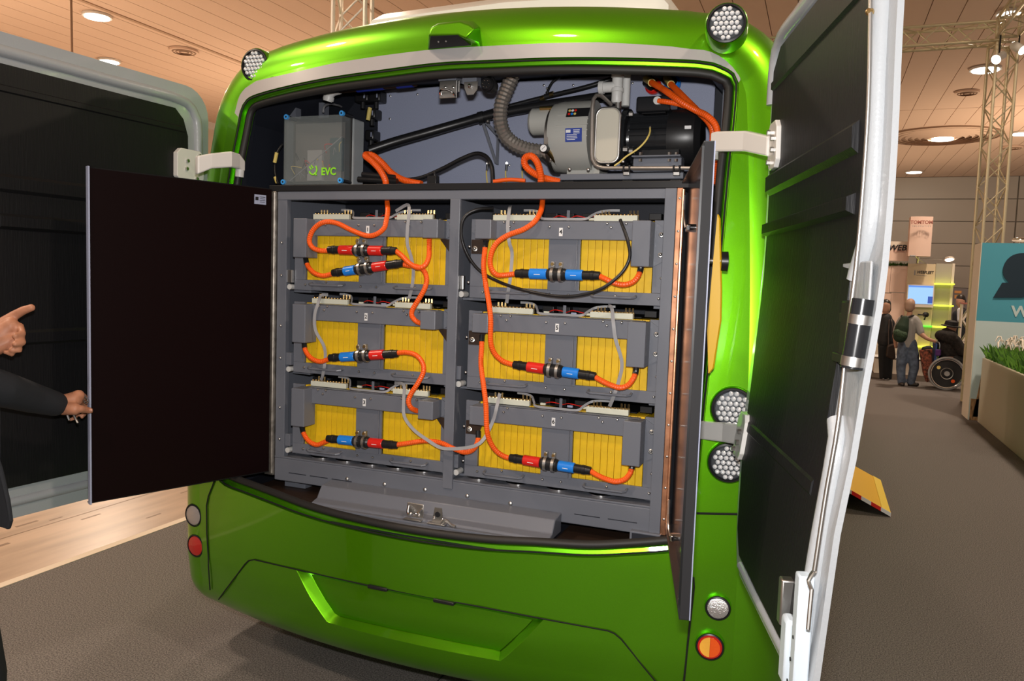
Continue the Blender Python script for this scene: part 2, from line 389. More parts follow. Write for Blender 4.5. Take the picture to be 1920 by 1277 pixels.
# outer outline in XZ
def rrect(x0, x1, z0, crown, rb, rt, n=9):
    pts = []
    def arc(cx_, cz_, r, a0, a1):
        for k in range(n + 1):
            a = math.radians(a0 + (a1 - a0)*k/n); pts.append((cx_ + r*math.cos(a), cz_ + r*math.sin(a)))
    arc(x1 - rb, z0 + rb, rb, -90, 0)
    zt = crown(x1)
    for k in range(1, 24): pts.append((x1, z0 + rb + (zt - rt - z0 - rb)*k/24))
    arc(x1 - rt, zt - rt, rt, 0, 90)
    for k in range(1, 30):
        x = x1 - rt + (x0 + rt - x1 + rt)*k/30; pts.append((x, crown(x)))
    arc(x0 + rt, zt - rt, rt, 90, 180)
    for k in range(1, 24): pts.append((x0, zt - rt + (z0 + rb - zt + rt)*k/24))
    arc(x0 + rb, z0 + rb, rb, 180, 270)
    for k in range(1, 30): pts.append((x0 + rb + (x1 - x0 - 2*rb)*k/30, z0))
    return pts
OL = [(BX + (x - BX)*(1 - tap(z)), z) for x, z in rrect(BX - HW, BX + HW, 0.200, ztop, 0.17, 0.33)]
def inset(loop, d):
    n = len(loop); out = []
    for i in range(n):
        a, b = V(loop[i-1]), V(loop[(i+1) % n]); t = (b - a).normalized(); out.append((loop[i][0] - t.y*d, loop[i][1] + t.x*d))
    return out
def shell():
    g = G(); n = len(OL); IL = inset(OL, FR*0.93); rings = []
    rings.append([(x, 11.0, z) for x, z in OL]); rings.append([(x, 6.0, z) for x, z in OL])
    for k in range(8):
        ph = math.radians(90 - 90*k/7); L = []
        for (x, z), (xi, zi) in zip(OL, IL):
            q = 1 - math.sin(ph); L.append((x + (xi - x)*q, S(xi, zi) + FR*(1 - math.cos(ph)), z + (zi - z)*q))
        rings.append(L)
    for L in rings: g.v += L
    for k in range(len(rings) - 1):
        for i in range(n): g.f.append((k*n + i, k*n + (i+1) % n, (k+1)*n + (i+1) % n, (k+1)*n + i))
    g.f.append(tuple(range(n)))
    return g, IL
g, IL = shell()
g.build('body_shell', 'green_metallic_paint', bus, smooth=50)
OPEN_PX = [(445,232),(450,208),(462,186),(494,172),(598,148),(718,130),(822,117),(920,112),(1054,107),(1183,108),(1312,113),(1351,122),(1377,137),(1385,155),(1380,232),(1371,310),(1359,441),(1345,590),(1331,700),(1321,790),(1311,890),(1304,950),(1299,998),(1289,1022),(1272,1034),(1250,1038),(1225,1040),(1180,1043),(1100,1046),(1000,1040),(900,1034),(764,1016),(634,988),(560,966),(503,944),(454,925),(430,916),(412,904),(402,878),(395,800),(396,700),(400,580),(408,440),(424,345)]
STRIPE_PX = [(440,212),(446,188),(453,170),(480,152),(554,135),(628,118),(718,104),(798,94),(860,89),(920,86),(1021,81),(1151,79),(1280,85),(1344,89),(1373,98),(1386,116),(1388,150)]
REC_PX = [(554,1066),(575,1108),(612,1165),(626,1174),(780,1210),(935,1242),(950,1231),(990,1194),(1020,1161),(900,1137),(690,1096)]
def px_loop(px, closed=True, step=0.03):
    pts = [PS(x, y) for x, y in px]
    if closed: sp = spline([pts[-1]] + pts + [pts[0], pts[1]], step); 
    else: sp = spline(pts, step)
    return sp
def dens(px, step):       # polyline, straight, resampled
    pts = [PS(x, y) for x, y in px]; out = []
    for a, b in zip(pts, pts[1:]):
        n = max(1, int((b - a).length/step))
        for k in range(n): out.append(a + (b - a)*(k/n))
    out.append(pts[-1]); return out
def smooth_closed(px, step=0.025):
    pts = [PS(x, y) for x, y in px]; n = len(pts); out = []
    for i in range(n):
        a, b, c, d = pts[i-1], pts[i], pts[(i+1) % n], pts[(i+2) % n]; m = max(1, int((c - b).length/step))
        for k in range(m):
            t = k/m; out.append(0.5*((2*b) + (c-a)*t + (2*a-5*b+4*c-d)*t*t + (3*b-a-3*c+d)*t**3))
    return out
OPL = [(p.x, p.z) for p in smooth_closed(OPEN_PX)]
STL_ = [(p.x, p.z) for p in dens(STRIPE_PX, 0.03)]
RECL = [(p.x, p.z) for p in dens(REC_PX + [REC_PX[0]], 0.03)][:-1]
def tri_region():
    vs = []; es = []
    def loop(L, closed=True):
        k = len(vs); vs.extend(V(p) for p in L); n = len(L)
        for i in range(n if closed else n - 1): es.append((k + i, k + (i+1) % n))
    loop(IL); loop(OPL); loop(STL_, False); loop(RECL)
    x = BX - HW
    while x < BX + HW:
        z = 0.25
        while z < 2.8:
            if inpoly((x, z), IL) and not inpoly((x, z), OPL) and not inpoly((x, z), RECL): vs.append(V((x, z)))
            z += 0.05
        x += 0.05
    r = delaunay_2d_cdt(vs, es, [], 0, 1e-5)
    return r[0], r[2]
tv, tf = tri_region()
SP = STL_ + [(PS(1385,170).x, PS(1385,170).z)] + [(p.x, p.z) for p in [PS(x, y, 0) for x, y in [(1340,300),(900,300),(480,300)]]]
body = G(); strip = G(); body.v = [(p.x, S(p.x, p.y), p.y) for p in tv]; strip.v = list(body.v)
for f in tf:
    c = (sum(tv[i].x for i in f)/3, sum(tv[i].y for i in f)/3)
    if not inpoly(c, IL) or inpoly(c, OPL) or inpoly(c, RECL): continue
    if inpoly(c, SP) and c[1] > 2.2: strip.f.append(tuple(f))
    else: body.f.append(tuple(f))
def clean(g):
    used = sorted({i for f in g.f for i in f}); mp = {j: k for k, j in enumerate(used)}
    g.v = [g.v[j] for j in used]; g.f = [tuple(mp[i] for i in f) for f in g.f]; return g
lab(clean(body).build('rear_panel', 'green_metallic_paint', bus, smooth=40), 'green rear face around the equipment opening')
lab(clean(strip).build('stripe', 'stripe_white', bus, smooth=40), 'white stripe above the opening')
# lip of the opening, rubber seal
def offs(loop, d):
    n = len(loop); out = []
    for i in range(n):
        a, b = V(loop[i-1]), V(loop[(i+1) % n]); t = (b - a).normalized(); nn = V((t.y, -t.x)); out.append((loop[i][0] + nn.x*d, loop[i][1] + nn.y*d))
    return out
sgn = 1.0
ar = sum(OPL[i-1][0]*OPL[i][1] - OPL[i][0]*OPL[i-1][1] for i in range(len(OPL)))
if ar > 0: sgn = -1.0           # inward offset
g = G(); n = len(OPL)
specs = [(0.0, 0.0), (0.002, 0.006), (0.004, 0.030), (0.016, 0.034), (0.020, 0.028), (0.024, 0.034), (0.026, 0.07)]
for d, y in specs:
    for x, z in offs(OPL, sgn*d): g.v.append((x, S(x, z) + y, z))
for k in range(len(specs) - 1):
    for i in range(n): g.f.append((k*n + i, k*n + (i+1) % n, (k+1)*n + (i+1) % n, (k+1)*n + i))
g.build('opening_lip', 'green_metallic_paint', bus, smooth=50)
lab(G().tube([V((x, S(x, z) + 0.004, z)) for x, z in offs(OPL, sgn*0.008)], 0.0035, 6, closed=True).build('lip_groove', 'gap', bus), 'dark groove around the opening')
G().tube([V((x, S(x, z) + 0.036, z)) for x, z in offs(OPL, sgn*0.035)], 0.015, 8, closed=True).build('rubber_seal', 'rubber', bus, smooth=60)
# panel gaps on the green skin
def seam(px, wd=0.005, closed=False):
    pts = dens(px, 0.03); g = G()
    P = [p + SN(p)*(0.0035 if p.z > 0.45 else 0.006) for p in pts]
    g.tube(P, wd*0.55, 6); return lab(g.build('panel_gap', 'gap', bus), 'dark gap between green panels')
seam([(409,884),(400,910),(392,930),(388.5,948),(389,1000),(393,1060),(396,1105)])
seam([(412,1122),(420,1112),(440,1085),(460,1058),(467,1051),(478,1049),(560,1068),(690,1097),(900,1137),(1020,1160),(1140,1182),(1152,1187),(1165,1198),(1230,1277),(1260,1312)])
seam([(1300,1082),(1301,1100),(1290,1200),(1282,1277),(1279,1310)], 0.007)
seam([(1306,962),(1340,963),(1396,964)], 0.008)
# recessed number plate panel in the bumper
rsg = -1.0 if sum(RECL[i-1][0]*RECL[i][1] - RECL[i][0]*RECL[i-1][1] for i in range(len(RECL))) > 0 else 1.0
def recess():
    g = G(); n = len(RECL); cxr = sum(p[0] for p in RECL)/n; czr = sum(p[1] for p in RECL)/n; rings = []
    for q, y in ((0.0, 0.0), (0.003, 0.003), (0.024, 0.034), (0.028, 0.038)):
        L = []
        for (x, z), (xx, zz) in zip(RECL, offs(RECL, rsg*q)):
            L.append((xx, S(x, z) + y, zz))
        rings.append(L)
    for L in rings: g.v += L
    for k in range(len(rings) - 1):
        for i in range(n): g.f.append((k*n + i, k*n + (i+1) % n, (k+1)*n + (i+1) % n, (k+1)*n + i))
    return g, rings[-1]
g, RL = recess(); g.build('plate_recess_edge', 'green_metallic_paint', bus, smooth=35)
L2 = [(p[0], p[2]) for p in RL]; vs = [V(p) for p in L2]; es = [(i, (i+1) % len(L2)) for i in range(len(L2))]
x = BX - 1
while x < BX + 1:
    for k in range(24):
        z = 0.3 + k*0.03
        if inpoly((x, z), L2): vs.append(V((x, z)))
    x += 0.06
r = delaunay_2d_cdt(vs, es, [], 0, 1e-5); g = G(); g.v = [(p.x, S(p.x, p.y) + 0.038, p.y) for p in r[0]]
g.f = [tuple(f) for f in r[2] if inpoly((sum(r[0][i].x for i in f)/3, sum(r[0][i].y for i in f)/3), L2)]
lab(g.build('plate_recess_panel', 'green_metallic_paint', bus, smooth=40), 'recessed green panel for a number plate')
for px, py in ((709, 1100), (833, 1126)):
    p = PS(px, py); G().obox(p + V((0, 0.005, -0.004)), (0.085, 0.03, 0.014)).build('plate_lamp', 'black_plastic', bus, bevel=0.004)
# lamps
def lamp(px, py, r, style, nrm=None, name='rear_lamp', label=None, Yp=None):
    p = PY(px, py, Yp) if Yp else PS(px, py); n = nrm.normalized() if nrm else SN(p)
    if not Yp: p = p + n*0.014
    h = G().lathe([(-0.05, r*1.05), (-0.004, r*1.12), (0.006, r*1.10), (0.008, r*1.0), (-0.004, r*0.96), (-0.02, r*0.94)], p, n, 32).build(name, 'black_plastic', bus)
    if label: lab(h, label)
    G().lathe([(-0.10, r*1.22), (-0.003, r*1.20), (0.004, r*1.14), (0.002, r*1.11)], p, n, 32, caps=False).build('bezel', 'green_metallic_paint', h)
    a = n.orthogonal().normalized(); a = (V((1, 0, 0)) - n*n.x).normalized(); b = n.cross(a)
    if style == 'led':
        G().lathe([(0.0, r*0.97), (0.003, r*0.9), (0.0045, r*0.02)], p, n, 32).build('reflector', 'lens_dark', h)
        g = G(); g2 = G()
        for i in range(-3, 4):
            for j in range(-3, 4):
                x = (i + 0.5*(j % 2))*0.30*r*0.98; y = j*0.27*r
                if x*x + y*y < (0.84*r)**2:
                    g.dome(p + n*0.004 + a*x + b*y, n, 0.138*r, 0.009, 10)
                    g2.dome(p + n*0.004 + a*(x + 0.15*r) + b*(y + 0.02*r), n, 0.03*r, 0.006, 5)
        stuff(g.build('led_cluster', 'lens_clear', h)); stuff(g2.build('reflector_studs', 'chrome', h))
    elif style == 'split':
        for s, m in ((-1, 'lens_amber_glow'), (1, 'lens_orange_glow')):  # retroreflected flash glow is put into two bright lens colours
            N = 14; poly = [p + n*0.004 + a*s*0.0005 + b*(r*0.8*math.cos(math.pi*k/N)) + a*s*(r*0.8*math.sin(math.pi*k/N)) for k in range(N + 1)]
            G().prism(poly, n*0.006).build('lens', m, h, smooth=0)
        G().lathe([(0.0, r*0.97), (0.004, r*0.97), (0.004, r*0.02)], p, n, 32).build('reflector', 'lens_red', h)
    else:
        G().lathe([(0.0, r*0.97), (0.006, r*0.93), (0.010, r*0.6), (0.011, r*0.02)], p, n, 32).build('lens', style, h)
    return h
lamp(478, 122, 0.060, 'led', V((0.02, -0.99, 0.02)), Yp=2.82, label='round clear LED lamp at the top corner')
lamp(1362, 44, 0.056, 'led', V((0.10, -0.98, 0.0)), Yp=2.70, label='round clear LED lamp at the top corner')
lamp(1374, 766, 0.063, 'led', V((0.12, -0.98, 0.05)), label='large clear LED tail lamp')
lamp(1366, 866, 0.060, 'led', V((0.12, -0.98, 0.0)), label='large clear LED tail lamp')
lamp(1346, 1137, 0.0375, 'lens_white', V((0.12, -0.98, 0.0)), label='small clear reflector lamp')
lamp(1331, 1209, 0.042, 'split', V((0.12, -0.98, 0.0)), label='round amber and red lamp in a dark ring')
lamp(364, 966, 0.046, 'lens_white', V((-0.1, -0.99, 0.0)), Yp=2.74, label='small clear reflector lamp')
lamp(368, 1023, 0.046, 'lens_red', V((-0.1, -0.99, 0.0)), Yp=2.74, label='round red lamp in a dark ring')
# camera pod on the header
def pod():
    a = [PS(x, y) for x, y in ((801, 93), (806, 52), (820, 43), (868, 38), (888, 40), (901, 52), (897, 82), (884, 87))]
    out = [PS(x, y, -0.085) for x, y in ((803, 66), (808, 52), (822, 45), (862, 40), (880, 46), (890, 55), (872, 72), (858, 66))]
    g = G(); n = len(a); g.v = a + out
    g.f = [(i, (i+1) % n, n + (i+1) % n, n + i) for i in range(n)] + [tuple(range(n, 2*n))]
    h = lab(g.build('camera_pod', 'green_metallic_paint', bus, smooth=40, bevel=0.006), 'green moulded pod for the reversing camera')
    bs = [PS(x, y, o) for x, y, o in ((807, 68, -0.089), (858, 66, -0.089), (882, 85, -0.012), (804, 92, -0.012))]
    G().prism(bs, V((0, 0.01, 0.004))).build('camera_window', 'black_matt', h, smooth=0)
    c = (bs[0] + bs[1] + bs[2] + bs[3])/4; g = G()
    for dx in (-0.03, 0, 0.03, 0.06): g.ball(c + V((dx, -0.006, 0.012*(dx > 0))), 0.004, 8, 6)
    stuff(g.build('infrared_leds', 'chrome', h))
pod()
# roof unit
g = G(); z0 = 2.70
prof = []
ua, ub, uz = PY(694, 40, 3.2).x, PY(1268, 15, 3.2).x, PY(745, 24, 3.2).z
for y, z, hw_ in ((3.10, 2.76, 0.0), (3.12, uz - 0.05, 0.0), (3.2, uz, 0.01), (3.6, uz + 0.05, 0.02), (5.4, uz + 0.06, 0.02), (5.6, uz, 0.01), (5.62, 2.72, 0.0)):
    xl, xr = ua + hw_, ub - hw_; prof.append([(xl, y, 2.70), (xl + 0.015, y, z - 0.05), (xl + 0.06, y, z), ((xl + xr)/2, y, z + 0.02), (xr - 0.06, y, z), (xr - 0.015, y, z - 0.05), (xr, y, 2.70)])
for L in prof: g.v += L
for k in range(len(prof) - 1):
    for i in range(6): g.f.append((k*7 + i, k*7 + i + 1, (k+1)*7 + i + 1, (k+1)*7 + i))
g.f += [tuple(range(7)), tuple(range((len(prof)-1)*7, len(prof)*7))]
ru = lab(g.build('roof_unit', 'white_paint', bus, smooth=40), 'white roof mounted air conditioning cover')
pv = PZ(845, 14, 2.95); G().lathe([(0, 0.20), (0.035, 0.21), (0.055, 0.18), (0.06, 0.02)], (PY(843, 14, 3.75).x, 3.75, uz + 0.05), (0, 0, 1), 32).build('roof_fan_grille', 'black_plastic', ru)
# wheels and side windows (rest of the bus)
for sx in (-1, 1):
    for y in (4.6, 8.9):
        x = BX + sx*(HW - 0.13)
        wv = G().lathe([(-0.12, 0.25), (-0.13, 0.40), (-0.09, 0.44), (0.09, 0.44), (0.13, 0.40), (0.12, 0.25)], (x, y, 0.44), (1, 0, 0), 32).build('wheel', 'rubber', bus)
        G().lathe([(-0.10, 0.05), (-0.11, 0.26), (0.11, 0.26), (0.10, 0.05)], (x, y, 0.44), (1, 0, 0), 24).build('rim', 'zinc', wv)
    for y0, y1 in ((3.3, 4.7), (4.85, 6.3), (7.9, 9.4), (9.5, 10.7)):
        x = BX + sx*HW
        G().box((x - 0.004, y0, 1.25), (x + 0.004, y1, 2.25)).build('side_window', 'black_enamel', bus, smooth=0)
# bay lining
g = G(); bx0, bx1, by1, bz0, bz1 = -2.43, -0.31, 3.50, 0.775, 2.69
def quad(a, b, c, d): g.add([a, b, c, d], [(0, 1, 2, 3)])
CS = [(bx0, bz0), (bx0, 2.40), (-2.20, 2.645), (-0.52, 2.645), (bx1, 2.40), (bx1, bz0)]
for (xa_, za_), (xb_, zb_) in zip(CS, CS[1:]): quad((xa_, 2.88, za_), (xb_, 2.88, zb_), (xb_, by1, zb_), (xa_, by1, za_))
g.add([(x_, by1, z_) for x_, z_ in CS], [tuple(range(6))])
fx = [bx0 + (bx1 - bx0)*k/24 for k in range(25)]
for a_, b_ in zip(fx, fx[1:]): quad((a_, S(a_, bz0) + 0.012, bz0), (b_, S(b_, bz0) + 0.012, bz0), (b_, by1, bz0), (a_, by1, bz0))
lab(g.build('bay_lining', 'dark_bay', bus, smooth=0), 'dark lining of the rear equipment bay')
g = G(); n = len(OPL); L_ = offs(OPL, sgn*0.012)
for x, z in L_: g.v += [(x, S(x, z) + 0.09, z), (x, 2.90, z)]
for i in range(n):
    j = (i+1) % n
    if L_[i][1] > 1.0 and L_[j][1] > 1.0: g.f.append((2*i, 2*j, 2*j + 1, 2*i + 1))
lab(clean(g).build('bay_sleeve', 'dark_bay', bus, smooth=40, fix=False), 'dark inner frame behind the opening seal')
BWY = 3.42
bp = lab(G().box((-2.06, BWY, 2.0), (-0.46, BWY + 0.02, 2.637)).build('bay_back_panel', 'panel_grey', bus, bevel=0.003), 'grey sheet metal panel at the back of the bay')
g = G()
for px, py in ((732, 180), (783, 177), (731, 223), (1026, 166), (1020, 160), (1075, 160), (1186, 156), (965, 212), (955, 310), (720, 310)):
    g.dome(PY(px, py, BWY), V((0, -1, 0)), 0.006, 0.005)
stuff(g.build('panel_screws', 'zinc', bp))
# side posts of the bay, floor plates
for x0, x1, y0 in ((-2.38, -2.33, 3.14), (-2.28, -2.25, 3.25), (-0.40, -0.37, 3.2)):
    G().box((x0, y0, 0.8), (x1, y0 + 0.04, 2.55)).build('bay_post', 'steel_grey', bus, smooth=0)
for a, b in (((-2.30, 2.78, 0.776), (-1.92, 3.2, 0.786)), ((-0.87, 2.72, 0.776), (-0.42, 3.2, 0.786))):
    lab(G().box(a, b).build('bay_floor_plate', 'brown_plate', bus, smooth=0), 'dark brown phenolic floor plate')
G().box((-1.80, 2.625, 0.76), (-0.92, 2.88, 0.79)).build('sill_plate', 'steel_grey', bus, smooth=0)
# ------------------------------------------------------------------ battery rack
WHERE = {'1': 'the top battery on the black door side', '2': 'the middle battery on the black door side', '3': 'the bottom battery on the black door side', '4': 'the top battery on the copper hinge side', '5': 'the middle battery on the copper hinge side', '6': 'the bottom battery on the copper hinge side'}
def LB(s):
    for k in WHERE: s = s.replace('@' + k, WHERE[k])
    return s
RF = 2.845
rack = thing('battery_rack', 'grey steel battery rack of two columns standing in the rear bay', 'rack', (-1.36, 3.1, 0.80))
def rp(name, a, b, m='steel_grey', bevel=0.002, label=None, par=rack):
    o = G().box(a, b).build(name, m, par, smooth=0, bevel=bevel)
    if label: lab(o, label)
    return o
lp = rp('post', (-2.197, RF, 0.83), (-2.15, RF + 0.03, 2.085)); cp = rp('post', (-1.372, RF - 0.013, 0.90), (-1.329, RF + 0.002, 2.05)); rpst = rp('post', (-0.535, RF - 0.011, 0.83), (-0.494, RF + 0.004, 2.085)); rp('post_web', (-0.514, RF + 0.004, 0.94), (-0.509, 2.95, 2.05))
rp('top_beam', (-2.197, RF - 0.002, 2.050), (-0.490, RF + 0.04, 2.085))
rp('top_sheet', (-2.24, RF - 0.005, 2.086), (-0.45, 3.40, 2.112), 'black_plastic', label='black rubber edged top sheet')
rp('hinge_strip', (-2.246, RF - 0.01, 0.85), (-2.199, RF + 0.02, 2.085), 'galvanised', label='galvanised piano hinge strip')
hs = rp('hinge_strip', (-0.493, RF - 0.012, 0.84), (-0.472, RF + 0.01, 2.085), 'copper_strip', label='copper coloured hinge strip')
G().cyl((-2.205, RF - 0.014, 0.86), (-2.205, RF - 0.014, 2.08), 0.006, n=10).build('hinge_pin', 'galvanised', rack)
G().cyl((-0.470, RF - 0.016, 0.85), (-0.470, RF - 0.016, 2.08), 0.006, n=10).build('hinge_pin', 'copper_strip', rack)
g = G()
for k in range(11): g.dome((-0.482, RF - 0.012, 0.90 + k*0.115), V((0, -1, 0)), 0.005, 0.003)
stuff(g.build('rivets', 'zinc', rack))
g = G()
for k in range(11): g.dome((-2.228, RF - 0.010, 0.90 + k*0.115), V((0, -1, 0)), 0.004, 0.003)
stuff(g.build('rivets', 'zinc', rack))
rp('side_sheet', (-2.21, RF + 0.03, 0.86), (-2.205, 3.38, 2.085)); rp('side_sheet', (-0.485, RF + 0.03, 0.86), (-0.480, 3.38, 2.085)); rp('back_sheet', (-2.2, 3.37, 0.86), (-0.49, 3.38, 2.085), 'dark_bay')
rp('middle_sheet', (-1.344, RF + 0.002, 0.938), (-1.338, 3.36, 2.05))
PITCH = 0.3575; CXR, CXL = -0.906, -1.736; MZ = 1.668; MY = 2.868
for row in range(3):
    zb = MZ - row*PITCH
    for x0, x1 in ((-2.15, -2.06), (-1.41, -1.344), (-1.338, -1.24), (-0.57, -0.515)):
        rp('shelf_rail', (x0, 2.90, zb - 0.012), (x1, 3.36, zb - 0.001))
    for c in (-2.135, -1.325):
        rp('stop_bracket', (c - 0.016, 2.852, zb + 0.03), (c + 0.010, 2.872, zb + 0.085), 'zinc' if row == 0 else 'steel_grey')
        g = G().cyl((c - 0.0025 if c < -2 else c + 0.002, 2.852, zb + 0.012), (c - 0.0025 if c < -2 else c + 0.002, 2.90, zb + 0.012), 0.0118, n=16); lab(g.build('guide_roller', 'pvc_grey', rack), 'pale nylon guide roller')
g = G()
for row in range(3):
    for c in (-2.172, -1.30, -0.51):
        for dz in (0.06, 0.20): g.dome((c, 2.842 if c != -1.30 else 2.868, MZ - row*PITCH + dz), V((0, -1, 0)), 0.006, 0.006)
stuff(g.build('bolts', 'zinc', rack))
# bottom beams
rp('bottom_beam', (-2.197, RF - 0.004, 0.83), (-0.49, RF + 0.05, 0.93), bevel=0.004)
rp('bottom_ledge', (-2.197, RF - 0.004, 0.93), (-0.49, 3.1, 0.938))
rp('tube_end', (-0.60, RF - 0.03, 0.805), (-0.488, RF + 0.2, 0.845)); rp('tube_bore', (-0.592, RF - 0.0305, 0.811), (-0.496, RF - 0.0295, 0.839), 'dark_bay', 0)
rp('foot', (-2.19, RF + 0.06, 0.787), (-2.08, 3.2, 0.83)); rp('foot', (-0.60, RF + 0.10, 0.787), (-0.50, 3.2, 0.806))
for x0, x1 in ((-2.12, -2.03), (-2.01, -1.92), (-0.82, -0.72), (-0.69, -0.58), (-1.9, -1.8)):
    rp('slot', (x0, RF - 0.0050, 0.868), (x1, RF - 0.0035, 0.871), 'dark_bay', 0)
g = G()
for k in range(5): g.cyl((-2.0 + k*0.125, 2.92, 0.9385), (-2.0 + k*0.125, 2.92, 0.944), 0.05, n=24)
for k in range(4): g.cyl((-1.25 + k*0.17, 2.92, 0.9385), (-1.25 + k*0.17, 2.92, 0.944), 0.05, n=24)
stuff(g.build('chrome_discs', 'chrome', rack))  # thin chrome discs lying on the bottom ledge
st = [(2.842, 0.868), (2.765, 0.860), (2.735, 0.815), (2.700, 0.806), (2.690, 0.792), (2.842, 0.792)]
g = G().prism([V((-1.90, y, z)) for y, z in st], V((1.03, 0, 0))); stp = lab(g.build('front_channel', 'steel_grey', rack, smooth=0, bevel=0.004), 'folded grey channel in front of the rack')
rp('channel_lip', (-1.90, 2.675, 0.7895), (-0.83, 2.735, 0.798))
g = G()
for px, py in ((651, 898), (721, 908), (797, 918), (876, 930), (957, 944)):
    g.dome(PY(px, py, RF - 0.005), V((0, -1, 0)), 0.009, 0.007, 10)
for px, py in ((704, 957), (637, 945), (912, 990), (985, 1001), (723, 925)): g.dome(PZ(px, py, 0.80), V((0, -0.3, 1)), 0.006, 0.005)
stuff(g.build('beam_screws', 'zinc', rack))
# door catches on the channel
def catch(px, py, kind):
    c = PZ(px, py, 0.800); t = lab(G().box(c + V((-0.038, -0.03, 0)), c + V((0.038, 0.012, 0.005))).build('door_catch', 'zinc', rack, bevel=0.001), 'steel door catch with striker')
    if kind == 0:
        G().box(c + V((-0.036, -0.004, 0.004)), c + V((0.036, 0.0, 0.062))).build('back_plate', 'zinc', t, bevel=0.002)
        G().tube(spline([c + V((-0.03, -0.006, 0.05)), c + V((-0.02, -0.03, 0.028)), c + V((0.0, -0.034, 0.024)), c + V((0.02, -0.03, 0.032)), c + V((0.03, -0.006, 0.045))]), 0.004, 8).build('striker', 'chrome', t)
    else:
        G().prism([c + V((-0.028, -0.004, 0.004)), c + V((0.02, -0.004, 0.004)), c + V((0.012, -0.004, 0.06)), c + V((-0.018, -0.004, 0.06))], V((0, 0.004, 0))).build('back_plate', 'zinc', t, smooth=0)
        G().cyl(c + V((-0.004, -0.008, 0.035)), c + V((-0.004, 0.004, 0.035)), 0.011, n=12).build('eye', 'ink', t)
        G().tube(spline([c + V((0.02, -0.02, 0.006)), c + V((0.04, -0.02, 0.022)), c + V((0.06, -0.02, 0.008)), c + V((0.08, -0.022, 0.004))]), 0.006, 8).build('tongue', 'zinc', t)
    g = G()
    for dx in (-0.018, 0.018): g.dome(c + V((dx, -0.006, 0.02)), V((0, -1, 0)), 0.006, 0.006)
    stuff(g.build('screws', 'chrome', t))
catch(779, 973, 0); catch(823, 981, 1)
# the rack doors
def rack_door(h, f, z0, z1, m, label):
    h, f = V((h[0], h[1], 0)), V((f[0], f[1], 0)); d = (f - h); L = d.length; d.normalize(); nn = V((d.y, -d.x, 0))
    up = V((0, 0, 1)); ax = (d, nn, up); c = (h + f)/2 + V((0, 0, (z0 + z1)/2))
    t = lab(G().obox(c, (L, 0.004, z1 - z0), ax).build('rack_door', m, rack, smooth=0), label)
    return t, d, nn, h, f, c, L
t, d, nn, h, f, c, L = rack_door((-2.222, RF - 0.012), (-2.478, 2.135), 0.864, 2.096, 'door_dark_reflection', 'black inner rack door swung open, light grey edge')
ax = (d, nn, V((0, 0, 1)))
inn = nn if nn.x > 0 else -nn
G().obox(f + V((0, 0, 1.480)) + inn*0.003, (0.006, 0.018, 1.236), ax).build('edge_strip', 'panel_grey', t, smooth=0)
G().obox(c + V((0, 0, 0.614)) - inn*0.01, (L, 0.024, 0.004), ax).build('top_flange', 'black_plastic', t, smooth=0)
G().obox(c - V((0, 0, 0.614)) - inn*0.01, (L, 0.024, 0.004), ax).build('bottom_flange', 'black_plastic', t, smooth=0)
sp = h + d*0.055 + inn*0.003 + V((0, 0, 2.045))
stk = G().obox(sp, (0.055, 0.001, 0.040), ax).build('type_plate', 'panel_grey', t, smooth=0)
txd = (-d, V((0, 0, 1)), inn)
G().obox(sp - d*-0.016 + V((0, 0, 0.003)) + inn*0.001, (0.014, 0.001, 0.014), ax).build('plate_emblem', 'ink', stk, smooth=0)
for k in range(4): G().obox(sp - d*0.010 + V((0, 0, 0.011 - 0.007*k)) + inn*0.001, (0.026 - 0.004*(k % 2), 0.001, 0.002), ax).build('plate_line', 'ink', stk, smooth=0)
t, d, nn, h, f, c, L = rack_door((-0.452, RF - 0.014), (-0.268, 2.03), 0.885, 2.104, 'door_gloss', 'dark glossy inner rack door seen edge on, with chrome cam locks')
ax = (d, nn, V((0, 0, 1))); inn = nn if nn.x < 0 else -nn
G().obox(f + V((0, 0, 1.4945)) + inn*0.012 - d*0.001, (0.003, 0.022, 1.215), ax).build('edge_flange', 'black_matt', t, smooth=0)
G().obox(f + V((0, 0, 1.4945)) - inn*0.002 - d*0.001, (0.004, 0.003, 1.219), ax).build('edge_strip', 'panel_grey', t, smooth=0)
G().obox(f + V((0, 0, 1.4945)) + inn*0.020 - d*0.05, (0.006, 0.010, 1.212), ax).build('stiffener', 'black_plastic', t, smooth=0)
for s in (0.6075, -0.6075): G().obox(c + V((0, 0, s)) + inn*0.012, (L, 0.026, 0.004), ax).build('flange', 'black_plastic', t, smooth=0)
for z in (1.915, 0.985):
    q = h + d*(L*0.55) + V((0, 0, z)) + inn*0.004
    k = lab(G().cyl(q, q + inn*0.03, 0.012, n=12).build('cam_lock', 'chrome', t), 'chrome cam lock')
    G().obox(q + inn*0.024, (0.045, 0.012, 0.018), ax).build('cam_body', 'chrome', k, bevel=0.003)
    G().tube([q + inn*0.03, q + inn*0.034 - d*0.02 + V((0, 0, 0.03)), q + inn*0.034 - d*0.045 + V((0, 0, 0.055)), q + inn*0.034 - d*0.05 + V((0, 0, 0.10))], 0.004, 8).build('cam_lever', 'chrome', k)
